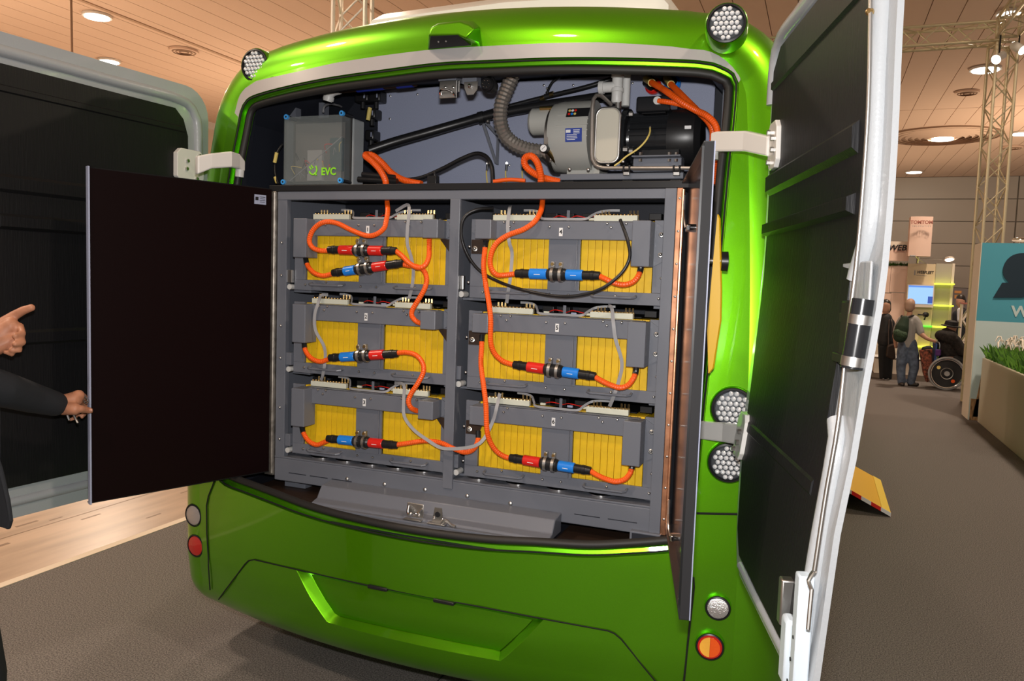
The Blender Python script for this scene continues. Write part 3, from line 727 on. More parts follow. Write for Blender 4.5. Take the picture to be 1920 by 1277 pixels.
# ------------------------------------------------------------------ battery modules
CELLW = 0.0271
cell_me = None
def battery_module(cx, tall_left, num, label):
    global cell_me
    t = thing('battery_module', label, 'battery', (cx, MY, MZ), 'battery modules in the rack')
    def b(name, r0, r1, y0, y1, z0, z1, m='steel_grey', bevel=0.0015, par=t):
        return G().box((cx + r0, y0, z0), (cx + r1, y1, z1)).build(name, m, par, smooth=0, bevel=bevel)
    b('lower_bar', -0.388, 0.388, MY, MY + 0.012, MZ, MZ + 0.045)
    b('floor_tray', -0.386, 0.386, MY + 0.012, 3.34, MZ, MZ + 0.006)
    b('side_bar', -0.388, -0.333, MY, MY + 0.012, MZ + 0.045, 1.975); b('side_bar', 0.333, 0.388, MY, MY + 0.012, MZ + 0.045, 1.975)
    b('side_wall', -0.388, -0.384, MY + 0.012, 3.34, MZ, 1.93); b('side_wall', 0.384, 0.388, MY + 0.012, 3.34, MZ, 1.93)
    b('middle_plate', -0.064, 0.060, MY - 0.004, MY + 0.006, MZ + 0.04, 1.905); b('middle_lip', 0.046, 0.050, MY - 0.012, MY - 0.004, MZ + 0.045, 1.90)
    b('cross_bar', -0.315, 0.315, MY - 0.026, MY + 0.006, 1.900, 1.966, bevel=0.003)
    b('cross_bar_ledge', -0.315, 0.315, MY - 0.020, MY + 0.03, 1.9665, 1.9695)
    for side in (-1, 1):
        for k in range(10):
            x0 = -0.062 - (k + 1)*CELLW if side < 0 else 0.058 + k*CELLW
            if cell_me is None:
                o = G().box((cx + x0 + 0.0006, MY + 0.014, MZ + 0.008), (cx + x0 + CELLW - 0.0006, 3.30, 1.972)).build('cell', 'yellow_cell', t, smooth=0, bevel=0.0012); cell_me = (o.data, x0)
            else:
                o = bpy.data.objects.new('cell', cell_me[0]); col.objects.link(o); o.parent = t; o.location = (x0 - cell_me[1], 0, 0)
                md = o.modifiers.new('edge', 'BEVEL'); md.width = 0.0012; md.segments = 2; md.limit_method = 'ANGLE'
    # terminal boxes
    for s in (-1, 1):
        tall = (s < 0) == tall_left; zlo = 1.806 if tall else 1.895
        x0, x1 = (-0.336, -0.270) if s < 0 else (0.270, 0.336)
        zt = 1.968
        bx = lab(b('terminal_box', x0, x1, 2.785, MY - 0.001, zlo + (0 if tall else 0), zt, bevel=0.003), 'tall grey terminal cover' if tall else 'short grey terminal cover')
        e0, e1 = (-0.384, -0.336) if s < 0 else (0.336, 0.384)
        xm = cx + (e0 if s < 0 else e1)
        fp = [V((cx + (e1 if s < 0 else e0), MY - 0.006, zlo + 0.002)), V((cx + (e1 if s < 0 else e0), MY - 0.006, zt)), V((xm, MY - 0.006, zt - 0.03)), V((xm, MY - 0.006, zlo + 0.03))]
        G().prism(fp, V((0, 0.005, 0))).build('cover_flange', 'steel_grey', bx, smooth=0)
        g = G()
        for z in ((zlo + 0.045, zt - 0.045) if tall else (zt - 0.035,)):
            q = V((cx + (e0 + e1)/2, MY - 0.006, z)); g.dome(q, V((0.15, -1, 0.25)), 0.010, 0.004, 12); g.dome(q, V((0.15, -1, 0.25)), 0.0065, 0.012, 6)
        stuff(g.build('cover_bolts', 'zinc', bx))
        if not tall:
            bxr = (e0, e0 + 0.075) if s < 0 else (e1 - 0.075, e1)
            poly = [V((cx + bxr[0], MY - 0.004, zlo)), V((cx + bxr[1], MY - 0.004, zlo)), V((cx + (bxr[1] if s > 0 else bxr[1] - 0.02), MY - 0.004, zlo - 0.055)), V((cx + (bxr[0] + 0.045 if s > 0 else bxr[0]), MY - 0.004, zlo - 0.055))]
            k = lab(G().prism(poly, V((0, 0.003, 0))).build('insulator_plate', 'brown_plate', t, smooth=0), 'dark brown insulating plate')
            q = V((cx + (e0 + e1)/2 + 0.008*s, MY - 0.004, zlo - 0.035)); G().dome(q, V((0.15, -1, 0.25)), 0.012, 0.004, 12).dome(q, V((0.15, -1, 0.25)), 0.0075, 0.012, 6).build('plate_bolt', 'zinc', k)
    # electronics on the deck
    for x0, x1 in ((-0.300, -0.122), (0.105, 0.268)):
        s = lab(b('terminal_strip', x0, x1, MY + 0.004, MY + 0.022, 1.971, 1.993, 'ceramic', 0.002), 'pale terminal strip')
        g = G(); g2 = G()
        for k in range(12):
            x = cx + x0 + 0.008 + k*(x1 - x0 - 0.016)/11
            if k in (1, 2, 3, 9, 10, 11):
                for dx in (0, 0.004): g.cyl((x + dx, MY + 0.03, 1.993), (x + dx, MY + 0.03, 2.012), 0.0011, n=5)
            g2.dome((x, MY + 0.012, 1.993), V((0, 0, 1)), 0.004, 0.006)
        g.box((cx + x0, MY + 0.024, 1.972), (cx + x1, MY + 0.034, 1.996))
        stuff(g.build('pin_headers', 'brass', s)); stuff(g2.build('terminal_screws', 'brass', s))
    b('circuit_board', -0.31, 0.29, MY + 0.05, 3.2, 1.976, 1.980, 'black_enamel', 0)
    for x in (-0.10, -0.035, 0.045, 0.30, -0.325):
        b('relay', x, x + 0.045, MY + 0.055, MY + 0.10, 1.980, 2.004, 'black_plastic')
    for x, m in ((-0.09, 'ceramic'), (0.02, 'panel_grey'), (0.075, 'ceramic')):
        b('component', x, x + 0.022, MY + 0.040, MY + 0.05, 1.976, 1.985, m)
    for k in range(3):
        xs = -0.07 + k*0.07
        G().tube(spline([V((cx + xs, MY + 0.05, 1.984)), V((cx + xs + 0.03, MY + 0.035, 1.992)), V((cx + xs + 0.07, MY + 0.05, 1.984))]), 0.0018, 6).build('lead_wire', 'red_plastic', t)
    b('deck_post', -0.006, 0.006, MY + 0.02, MY + 0.025, 1.967, 2.012)
    # carrying handles
    for x in (-0.295, 0.115):
        zz = MZ + 0.027; p = [V((cx + x, MY, zz + 0.004)), V((cx + x, MY - 0.022, zz)), V((cx + x + 0.012, MY - 0.03, zz - 0.002)), V((cx + x + 0.15, MY - 0.03, zz - 0.002)), V((cx + x + 0.162, MY - 0.022, zz)), V((cx + x + 0.162, MY, zz + 0.004))]
        G().tube(p, 0.0052, 8).build('handle', 'steel_grey', t)
    g = G()
    for r, z, y in ((-0.33, MZ + 0.024, 0), (-0.225, MZ + 0.038, 0), (-0.055, MZ + 0.026, 0), (0.02, MZ + 0.026, 0), (0.20, MZ + 0.030, 0), (0.36, MZ + 0.026, 0), (-0.215, 1.946, -0.026), (-0.055, 1.946, -0.026), (0.02, 1.946, -0.026), (0.18, 1.946, -0.026), (0.366, MZ + 0.10, 0), (-0.366, 1.95, 0), (-0.24, 1.962, -0.026), (-0.20, 1.962, -0.026), (0.165, 1.960, -0.026), (0.235, 1.96, -0.026)):
        g.dome((cx + r, MY + y, z), V((0, -1, 0)), 0.0058, 0.008, 8)
    stuff(g.build('bolts', 'zinc', t))
    pl = lab(b('number_plate', -0.018, -0.004, MY - 0.0275, MY - 0.026, 1.912, 1.943, 'label_white', 0), 'white plate with the number %s' % num)
    if num: text_mesh('numeral', num, 'ink', (cx - 0.011, MY - 0.0277, 1.9275), 0.022, parent=pl, depth=0.0003, bold=0.0006)
    return t
mods = {}
for cx, tl, nums in ((CXL, True, '123'), (CXR, False, '456')):
    base = None
    for row, nm in enumerate(nums):
        ot = nums.replace(nm, '')
        lb = LB('battery module with yellow cells, %s' % ('@' + nm))
        if base is None:
            base = battery_module(cx, tl, nm, lb); mods[nm] = base
        else:
            c = copy_tree(base, None, (0, 0, -PITCH*row)); c['label'] = lb; mods[nm] = c
            for ch in c.children:
                if ch.name.startswith('number_plate'):
                    ch['label'] = 'white plate with the number %s' % nm
                    for q in list(ch.children): bpy.data.objects.remove(q)
                    tm = text_mesh('numeral', nm, 'ink', (cx - 0.011, MY - 0.0277, 1.9275), 0.022, parent=None, depth=0.0003, bold=0.0006)
                    for v in tm.data.vertices: v.co -= V((cx, MY, MZ))
                    tm.parent = ch
# ------------------------------------------------------------------ orange cables, connectors, ribbons
def cpath(px, Y):
    out = []
    for q in px:
        out.append(PY(q[0], q[1], q[2] if len(q) > 2 else Y))
    return out
def conduit(px, label, Y=2.80, r=0.0105, cat='cable', boots=(), name='orange_cable', m='orange_cable', ribs=True, group='orange power cables', pitch=0.0032, amp=0.90):
    label = LB(label)
    path = resample(spline(cpath(px, Y), 0.002), pitch if ribs else 0.008)
    rs = [r*(1.0 if (i//1) % 2 else amp) for i in range(len(path))] if ribs else r
    if boots:
        t = thing(name, label, cat, tuple(path[0]), group)
        G().tube(path, rs, 10).build('sheath', m, t, smooth=(24 if ribs else 60))
        L = len(path)
        for e in boots:
            seg = path[:max(3, int(0.028/0.0032))] if e == 0 else path[-max(3, int(0.028/0.0032)):]
            G().tube(seg, r*1.06, 10).build('cable_boot', 'black_plastic', t)
        return t
    o = G().tube(path, rs, 12).build(name, m, None, smooth=(24 if ribs else 60))
    return tag(o, label, cat, group)
def connector(p0, p1, c1, c2, label, Y=2.812, fr=(0.18, 0.385, 0.61, 0.80)):
    label = LB(label)
    a, b = PY(p0[0], p0[1], Y), PY(p1[0], p1[1], Y); d = (b - a); L = d.length; d.normalize()
    t = thing('cable_connector', label, 'connector', tuple(a), 'cable connectors on the modules')
    q = lambda s: a + d*(L*s)
    R0 = 0.0205
    for s0, s1, flip in ((0, fr[0], 1), (1, fr[3], -1)):
        A, B = q(s0), q(s1); l = (B - A).length; dd = (B - A).normalized()
        G().lathe([(0, 0.0108), (0.003, R0*0.74), (l*0.35, R0*0.80), (l*0.37, R0*0.88), (l*0.55, R0*0.88), (l*0.57, R0*0.82), (l, R0*0.82)], A, dd, 16).build('gland', 'black_plastic', t)
    for s0, s1, m in ((fr[0], fr[1], c1), (fr[2], fr[3], c2)):
        A, B = q(s0), q(s1); l = (B - A).length
        sl = lab(G().lathe([(0, R0*0.92), (0.002, R0*0.98), (l - 0.002, R0*0.98), (l, R0*0.92)], A, d, 18).build('sleeve', m, t), m.split('_')[0] + ' plastic plug sleeve')
        G().obox((A + B)/2 + V((0, -R0*0.99, -0.002)), (l*0.35, 0.0008, 0.002), (d, V((0, 1, 0)), V((0, 0, 1)))).build('print', 'label_white', sl, smooth=0)
    A, B = q(fr[1]), q(fr[2]); l = (B - A).length
    G().lathe([(0, R0*0.9), (l*0.1, R0*1.15), (l*0.9, R0*1.15), (l, R0*0.9)], A, d, 18).build('coupling', 'black_plastic', t)
    up = V((0, 0, 1)); up = (up - d*up.dot(d)).normalized(); out = d.cross(up); out = out if out.y < 0 else -out
    for s in (fr[1] + (fr[2] - fr[1])*0.30, fr[1] + (fr[2] - fr[1])*0.72):
        c = q(s); k = G().lathe([(-0.0055, R0*1.2), (-0.0055, R0*1.36), (0.0055, R0*1.36), (0.0055, R0*1.2)], c, d, 20, caps=False).build('pipe_clamp', 'zinc', t)
        G().obox(c + up*(R0*1.3 + 0.010), (0.012, 0.018, 0.020), (d, out, up)).build('clamp_ear', 'zinc', k, bevel=0.001)
        G().cyl(c + up*(R0*1.3 + 0.011) + out*0.009, c + up*(R0*1.3 + 0.011) + out*0.015, 0.006, n=10).build('clamp_screw', 'brass', k)
    G().obox((A + B)/2 + V((0, 0.028, -0.006)), (l*0.8, 0.022, 0.016)).build('clamp_foot', 'zinc', t, smooth=0)
    return t
# left column
conduit([(725,368,2.915),(726,380,2.903),(727,396,2.845),(724,415,2.818),(720,428,2.808),(706,439,2.80),(688,442,2.80),(660,432,2.795),(630,418,2.785),(606,417,2.772),(588,430,2.770),(580,450,2.770),(586,464,2.772),(602,470,2.795),(620,469.5,2.812)], 'orange cable looping from rack top over @1')
connector((615,468.5), (744,470.5), 'red_plastic', 'red_plastic', 'cable connector with two red sleeves on @1')
conduit([(742,470.5,2.812),(754,480,2.800),(768,494,2.790),(784,502,2.788),(797,497,2.794),(804,482,2.81),(805,462,2.83),(805,448,2.83)], 'orange cable entering the short cover of @1')
conduit([(573,484,2.83),(577,498,2.82),(588,511,2.81),(604,517,2.81),(618,515,2.812),(628,512,2.812)], 'orange cable under the tall cover of @1', boots=(0,))
connector((623,512), (757,493), 'blue_plastic', 'red_plastic', 'blue and red cable connector on @1', fr=(0.18, 0.335, 0.585, 0.775))
conduit([(753,495,2.812),(766,498,2.815),(782,500,2.820),(795,508,2.820),(800,524,2.81),(796,542,2.80),(784,563,2.80),(773,582,2.80),(773,594,2.80),(783,604,2.805),(796,607,2.83)], 'orange cable hanging into the short cover of @2')
conduit([(570,641,2.83),(573,658,2.82),(584,672,2.81),(600,678,2.81),(612,675,2.812),(622,671,2.812)], 'orange cable under the tall cover of @2', boots=(0,))
connector((617,671), (747,663), 'blue_plastic', 'red_plastic', 'blue and red cable connector on @2')
conduit([(745,662,2.812),(762,661,2.805),(780,666,2.80),(792,680,2.80),(794,697,2.795),(784,718,2.79),(771,738,2.79),(766,753,2.79),(771,765,2.80),(783,771,2.83)], 'orange cable curving into the short cover of @3')
conduit([(566,800,2.83),(570,814,2.82),(580,828,2.81),(594,834,2.81),(606,830,2.812),(618,825,2.812)], 'orange cable under the tall cover of @3', boots=(0,))
connector((613,822), (746,835), 'blue_plastic', 'red_plastic', 'blue and red cable connector on @3')
conduit([(744,834,2.812),(765,831,2.815),(795,827,2.822),(825,830,2.822),(850,841,2.815),(872,848,2.81),(888,842,2.81),(896,826,2.82),(897,808,2.83)], 'orange cable passing the rack middle post between the two bottom batteries', boots=(1,))
# right column
conduit([(1017,366,2.915),(1017,380,2.905),(1014,396,2.850),(1003,415,2.81),(982,430,2.80),(955,440,2.795),(934,453,2.79),(923,470,2.785),(919,490,2.785),(922,505,2.79),(931,515,2.80),(945,516,2.81),(970,513,2.812)], 'orange cable bending from rack top over @4')
connector((966,512.5), (1126,517), 'blue_plastic', 'blue_plastic', 'cable connector with two blue sleeves on @4')
conduit([(1122,517,2.812),(1135,523,2.80),(1150,530,2.80),(1168,534,2.80),(1185,530,2.81),(1196,519,2.82),(1201,505,2.83),(1202,497,2.83)], 'orange cable under the tall cover of @4', boots=(1,))
conduit([(911,452,2.83),(909,470,2.82),(907,500,2.80),(911,535,2.80),(917,570,2.780),(920,600,2.771),(920,640,2.771),(927,662,2.785),(941,676,2.80),(955,682,2.812),(968,685,2.812)], 'long orange cable leaving short cover of @4', boots=(0,))
connector((962,683.5), (1118,706), 'red_plastic', 'blue_plastic', 'red and blue cable connector on @5')
conduit([(1113,705,2.812),(1128,714,2.80),(1145,722,2.80),(1163,727,2.80),(1178,722,2.81),(1188,709,2.82),(1192,697,2.83),(1193,688,2.83)], 'orange cable under the tall cover of @5', boots=(1,))
conduit([(904,628,2.83),(903,650,2.82),(902,685,2.80),(907,725,2.780),(911,760,2.770),(913,805,2.770),(919,828,2.785),(931,846,2.80),(946,856,2.812),(962,860,2.812)], 'long orange cable leaving short cover of @5', boots=(0,))
connector((955,858), (1109,883), 'red_plastic', 'blue_plastic', 'red and blue cable connector on @6')
conduit([(1105,882,2.812),(1120,891,2.80),(1138,899,2.80),(1155,903,2.80),(1171,899,2.81),(1181,888,2.82),(1185,876,2.83),(1187,867,2.83)], 'orange cable under the tall cover of @6', boots=(1,))
conduit([(1163,412,2.82),(1170,430,2.80),(1178,455,2.785),(1181,480,2.78),(1172,503,2.775),(1155,522,2.77),(1128,541,2.765),(1095,552,2.765),(1060,556,2.765),(1020,552,2.785),(975,542,2.815),(935,528,2.836),(900,508,2.838),(878,480,2.832),(866,448,2.825),(866,420,2.83),(876,402,2.84),(898,392,2.86),(925,390,2.90)], 'black cable making a wide loop across @4', name='black_cable', m='black_plastic', r=0.006, ribs=False, group='black cables')
def ribbon(px, label, Y=2.83, wd=0.013, th=0.0022):
    label = LB(label); path = resample(spline(cpath(px, Y), 0.004), 0.01); g = G(); n = len(path)
    for i in range(n):
        a, b = path[max(0, i-1)], path[min(n-1, i+1)]; d = (b - a).normalized(); s = d.cross(V((0.25, -1, 0.1))).normalized(); o = d.cross(s).normalized()
        for u, v in ((-1, -1), (1, -1), (1, 1), (-1, 1)): g.v.append(path[i] + s*u*wd/2 + o*v*th/2)
    for i in range(n - 1):
        for k in range(4): g.f.append((i*4 + k, i*4 + (k+1) % 4, i*4 + 4 + (k+1) % 4, i*4 + 4 + k))
    g.f += [(0, 1, 2, 3), ((n-1)*4, (n-1)*4 + 1, (n-1)*4 + 2, (n-1)*4 + 3)]
    return tag(g.build('ribbon_cable', 'grey_ribbon', smooth=40), label, 'cable', 'grey ribbon cables')
ribbon([(742,396,2.89),(764,384,2.87),(767,398,2.838),(764,430,2.828),(764,458,2.830),(771,482,2.84),(775,505,2.845),(773,535,2.845),(767,560,2.86)], 'grey ribbon cable hanging down across @1')
ribbon([(615,553,2.89),(602,554,2.86),(596,570,2.830),(590,592,2.826),(592,620,2.830),(607,648,2.84),(610,670,2.85),(606,700,2.85),(602,713,2.87)], 'grey ribbon cable hanging down across @2')
ribbon([(740,718,2.885),(757,722,2.850),(757,750,2.826),(758,780,2.815),(775,805,2.800),(800,824,2.790),(828,840,2.785),(860,841,2.785),(890,836,2.785),(908,822,2.800),(924,790,2.826),(931,765,2.826),(937,738,2.855)], 'grey ribbon cable sagging across the middle post between the bottom batteries')
ribbon([(957,386,2.90),(955,394,2.850),(952,425,2.827),(955,455,2.830),(960,475,2.845),(957,520,2.85),(953,545,2.85),(950,568,2.87)], 'grey ribbon cable hanging down across @4')
ribbon([(1140,573,2.88),(1147,578,2.850),(1150,605,2.827),(1154,635,2.830),(1166,680,2.845),(1160,715,2.85),(1150,745,2.85),(1143,762,2.87)], 'grey ribbon cable hanging down across @5')
for (cx, row, nm) in ((CXL, 0, '1'), (CXL, 1, '2'), (CXL, 2, '3'), (CXR, 0, '4'), (CXR, 1, '5'), (CXR, 2, '6')):
    z = -PITCH*row; q = lambda r, y, zz: V((cx + r, MY + y, zz + z))
    path = spline([q(-0.19, 0.05, 2.014), q(-0.15, 0.044, 2.013), q(-0.124, 0.038, 2.006), q(-0.104, 0.010, 1.988), q(-0.088, -0.008, 1.9775), q(0.0, -0.010, 1.9765), q(0.075, -0.008, 1.9775), q(0.092, 0.010, 1.990), q(0.113, 0.038, 2.006), q(0.15, 0.044, 2.013), q(0.19, 0.05, 2.014)], 0.008)
    g = G(); n = len(path)
    for i in range(n):
        a, b = path[max(0, i-1)], path[min(n-1, i+1)]; d = (b - a).normalized(); s = d.cross(V((0, -1, 0))).normalized(); o = d.cross(s).normalized()
        for u, v in ((-1, -1), (1, -1), (1, 1), (-1, 1)): g.v.append(path[i] + s*u*0.0045 + o*v*0.001)
    for i in range(n - 1):
        for k in range(4): g.f.append((i*4 + k, i*4 + (k+1) % 4, i*4 + 4 + (k+1) % 4, i*4 + 4 + k))
    tag(g.build('ribbon_cable', 'grey_ribbon', smooth=40), LB('grey ribbon along the top edge of @%s' % nm), 'cable', 'grey ribbon cables')
# ------------------------------------------------------------------ equipment on top of the rack
TZ = 2.112
def bx2(name, a, b, m, par, bevel=0.002, smooth=0): return G().box(a, b).build(name, m, par, smooth=smooth, bevel=bevel)
# clear control box
c0 = PY(533, 218, 2.875); c1 = PY(640, 344, 2.875); x0, x1, z0, z1 = c0.x, PY(640, 280, 2.875).x, TZ + 0.006, c0.z - 0.004; yf, yb = 2.875, 3.035
t = thing('control_box', 'transparent plastic control box with blue corner caps and green lettering', 'box', ((x0 + x1)/2, 2.95, TZ))
bx2('back_tray', (x0, yf + 0.075, z0), (x1 + 0.01, yb, z1), 'clear_plastic', t, 0.006)
G().box((x0, yf, z0), (x1, yf + 0.004, z1)).build('front_pane', 'smoked_plastic', t, smooth=0, bevel=0.0)
for a, b in (((x0, yf + 0.004, z0), (x0 + 0.004, yf + 0.07, z1)), ((x1 - 0.004, yf + 0.004, z0), (x1, yf + 0.07, z1)), ((x0 + 0.004, yf + 0.004, z1 - 0.004), (x1 - 0.004, yf + 0.07, z1)), ((x0 + 0.004, yf + 0.004, z0), (x1 - 0.004, yf + 0.07, z0 + 0.004))):
    bx2('side_pane', a, b, 'smoked_plastic', t, 0)
bx2('seal', (x0 - 0.003, yf + 0.068, z0 - 0.003), (x1 + 0.004, yf + 0.076, z1 + 0.004), 'rubber', t)
for px, py in ((536, 219), (640, 212), (530, 341), (637, 338)):
    q = PY(px, py, yf - 0.004); k = G().cyl(q, q + V((0, 0.012, 0)), 0.011, n=20).build('corner_cap', mat('cap_blue', (0.05, 0.34, 0.80), 0.4) if 'cap_blue' not in MATS else 'cap_blue', t)
    G().cyl(q + V((0, -0.001, 0)), q + V((0, 0.002, 0)), 0.004, n=12).build('cap_hole', 'ink', k)
    G().cyl(q + V((0, 0.012, 0)), q + V((0, 0.08, 0)), 0.008, n=12).build('cap_post', 'black_plastic', k)
bx2('circuit_board', (x0 + 0.02, yf + 0.055, z0 + 0.02), (x1 - 0.02, yf + 0.058, z1 - 0.02), mat('board', (0.13, 0.12, 0.11), 0.6), t, 0)
bx2('display_module', (x1 - 0.085, yf + 0.04, z0 + 0.06), (x1 - 0.02, yf + 0.055, z0 + 0.20), mat('teal_dark', (0.02, 0.06, 0.07), 0.4), t)
bx2('white_block', (x0 + 0.095, yf + 0.035, z0 + 0.02), (x0 + 0.17, yf + 0.055, z0 + 0.15), mat('fog', (0.36, 0.35, 0.34), 0.6), t)
for k in range(14):
    rx = x0 + 0.02 + random.random()*(x1 - x0 - 0.05); rz = z0 + 0.02 + random.random()*0.12
    G().tube(spline([V((rx, yf + 0.045, rz)), V((rx + 0.03*random.random(), yf + 0.02, rz + 0.03)), V((rx + 0.05*random.random(), yf + 0.045, rz + 0.05*random.random()))], 0.008), 0.002, 5).build('inner_wire', ['black_plastic', 'grey_ribbon', 'red_plastic', 'yellow_tag'][k % 4], t)
G().tube([V((x0 + 0.02, yf + 0.02, z0 + 0.02)), V((x1 - 0.01, yf + 0.02, z0 + 0.20))], 0.002, 6).build('earth_wire', 'grey_ribbon', t)
for px, py, m in ((595, 299, 'yellow_tag'), (605, 303, 'red_plastic')): G().ball(PY(px, py, yf + 0.03), 0.004, 8, 6).build('indicator', m, t)
q = PY(616, 322, yf - 0.001); text_mesh('lettering', 'EVC', 'lime', q, 0.043, parent=t, depth=0.001, sx=0.95, bold=0.0012)
e = PY(587, 318, yf - 0.001); g = G()
g.tube([e + V((0.019*math.cos(a), 0, 0.021*math.sin(a))) for a in [math.radians(200 + k*12) for k in range(18)]], 0.0035, 8)
for dx, dz in ((-0.012, 0.014), (-0.003, 0.020)): g.tube([e + V((dx - 0.006, 0, dz - 0.002)), e + V((dx + 0.004, 0, dz - 0.014))], 0.003, 6)
g.tube([e + V((0.008, 0, -0.014)), e + V((0.018, 0, -0.024))], 0.0035, 6)
lab(g.build('plug_emblem', 'lime', t), 'green plug shaped emblem')
# air compressor set
AY = 3.15
def ax_pt(px): return PY(px, 258, AY).x
az = PY(1085, 258, AY).z
t = thing('air_compressor', 'grey air compressor with pressure gauge and beige oval cover in the bay', 'compressor', (PY(1180, 330, AY).x, AY, TZ))
xa, xb = ax_pt(1040), ax_pt(1118)
G().lathe([(0, 0.06), (0.0, 0.120), (0.012, 0.136), (0.05, 0.143), (xb - xa, 0.143), (xb - xa, 0.10)], (xa, AY, az), (1, 0, 0), 40).build('housing', 'pump_grey', t, smooth=35)
for k in range(5):
    a = math.radians(-8 + k*9); G().obox(V((xa + 0.115, AY - 0.143*math.cos(a) - 0.0005, az + 0.143*math.sin(a))), (0.13, 0.003, 0.0035), (V((1, 0, 0)), V((0, math.cos(a), -math.sin(a))), V((0, math.sin(a), math.cos(a))))).build('rib', 'pump_grey', t)
G().lathe([(-0.012, 0.11), (-0.012, 0.134), (0.006, 0.136), (0.006, 0.12)], (xa + 0.012, AY, az - 0.01), (1, 0, 0), 36).build('flange', 'zinc', t)
xc0, xc1 = ax_pt(1000), ax_pt(1046); zc = PY(1020, 231, AY).z
G().lathe([(0, 0.02), (0.0, 0.045), (0.01, 0.054), (xc1 - xc0, 0.054)], (xc0, AY - 0.03, zc), (1, 0, 0), 28).build('filter_cap', 'pump_grey', t)
G().cyl((xc0 + 0.05, AY - 0.07, zc + 0.045), (xc1 + 0.01, AY - 0.07, zc + 0.045), 0.008, n=10).build('bleed_screw', 'brass', t)
# nameplates wrapped on the housing front
def plate(px0, py0, px1, py1, m, name, label, rr=0.1445):
    zc_ = PY((px0 + px1)/2, (py0 + py1)/2, AY - rr).z; s = (zc_ - az)/rr; s = max(-0.95, min(0.95, s)); a = math.asin(s); cy = AY - rr*math.cos(a)
    A = PY(px0, (py0 + py1)/2, cy).x; B = PY(px1, (py0 + py1)/2, cy).x; h = (py1 - py0)/1490*3.2/max(0.45, math.cos(a))
    ax = (V((1, 0, 0)), V((0, math.sin(a), math.cos(a))), V((0, -math.cos(a), math.sin(a)))); c = V(((A + B)/2, cy - 0.001, zc_))
    o = lab(G().obox(c, (abs(B - A), h, 0.0015), ax).build(name, m, t, smooth=0), label); return o, c + ax[2]*0.001, ax, abs(B - A), h
o, c, ax, wdt, hh = plate(1060, 241, 1091, 265, 'ink_blue', 'nameplate', 'blue nameplate with white print')
bx = c + ax[0]*(-wdt*0.32) + ax[1]*hh*0.28
G().obox(bx, (wdt*0.28, hh*0.22, 0.0004), ax).build('nameplate_logo', 'label_white', o, smooth=0)
for k, (r0, l) in enumerate(((0.18, 0.4), (0.18, 0.36), (0.18, 0.38), (-0.1, 0.62), (-0.1, 0.62), (-0.1, 0.66), (-0.15, 0.5))):
    G().obox(c + ax[0]*(wdt*r0) + ax[1]*hh*(0.36 - 0.115*k), (wdt*l, hh*0.045, 0.0004), ax).build('print_line', 'label_white', o, smooth=0)
o, c, ax, wdt, hh = plate(1063, 200, 1105, 217, 'black_plastic', 'warning_plate', 'black warning plate with symbols')
for i in range(3):
    for j in range(2):
        G().cyl(c + ax[0]*wdt*(-0.38 + 0.13*i) + ax[1]*hh*(0.22 - 0.4*j), c + ax[0]*wdt*(-0.38 + 0.13*i) + ax[1]*hh*(0.22 - 0.4*j) + ax[2]*0.0006, hh*0.13, n=12).build('symbol', ['yellow_tag', 'label_white', 'red_plastic', 'blue_plastic'][(i + 2*j) % 4], o, smooth=0)
# oval cover
ya = 2.995; q0, q1 = PY(1119, 204, ya), PY(1157, 303, ya); w_, h_ = abs(q1.x - q0.x), abs(q0.z - q1.z); cc = (q0 + q1)/2
def rr_poly(cx_, cz_, w, h, r, y, n=6):
    P = []
    for sx, sz, a0 in ((1, 1, 0), (-1, 1, 90), (-1, -1, 180), (1, -1, 270)):
        for k in range(n + 1):
            a = math.radians(a0 + 90*k/n); P.append(V((cx_ + sx*(w/2 - r) + r*math.cos(a), y, cz_ + sz*(h/2 - r) + r*math.sin(a))))
    return P
nx1 = PY(1172, 258, AY).x - 0.006; G().box((q0.x + 0.008, ya + 0.028, cc.z - h_*0.36), (min(nx1, q1.x - 0.008), AY - 0.02, cc.z + h_*0.36)).build('cover_neck', 'pump_grey', t, bevel=0.006)
lab(G().prism(rr_poly(cc.x, cc.z, w_, h_, 0.028, ya), V((0, 0.030, 0))).build('oval_cover', 'pump_beige', t, smooth=40, bevel=0.004), 'beige rounded cover plate')
G().tube(rr_poly(cc.x, cc.z, w_ + 0.004, h_ + 0.004, 0.029, ya + 0.008), 0.006, 8, closed=True).build('cover_rim', 'zinc', t, smooth=60)
# bent guard pipe
G().tube(resample(spline(cpath([(1146,196,3.06),(1133,184,3.02),(1122,178,2.985),(1114,183,2.97),(1111,200,2.965),(1110,250,2.965),(1110,290,2.965),(1113,304,2.965),(1121,312,2.965),(1135,315,2.965),(1170,315,2.965),(1220,315,2.965),(1280,315,2.965),(1322,316,2.965)], 2.965), 0.01), 0.012), 0.0075, 12).build('guard_pipe', 'hose_steel', t, smooth=60)
# base rail, mounts
zr0, zr1 = PY(1200, 336, 2.98).z, PY(1200, 324, 2.98).z
bx2('base_rail', (PY(1050, 330, 2.98).x, 2.98, zr0), (PY(1281, 330, 2.98).x, 3.26, zr1), 'steel_grey', t, 0.003)
for px in (1066, 1176, 1266): 
    q = PY(px, 342, 3.0); bx2('rubber_mount', (q.x - 0.02, 3.0, TZ + 0.0005), (q.x + 0.02, 3.05, zr0), 'rubber', t)
for px in (1175, 1269):
    q = PY(px, 316, 2.962); k = G().tube([q + V((-0.011, -0.002, 0.011)), q + V((-0.011, -0.002, -0.012)), q + V((0.011, -0.002, -0.012)), q + V((0.011, -0.002, 0.011))], 0.005, 8).build('pipe_clip', 'black_plastic', t)
    G().box(q + V((-0.012, -0.006, -0.026)), q + V((0.012, 0.016, -0.010))).build('clip_plate', 'zinc', k, bevel=0.002)
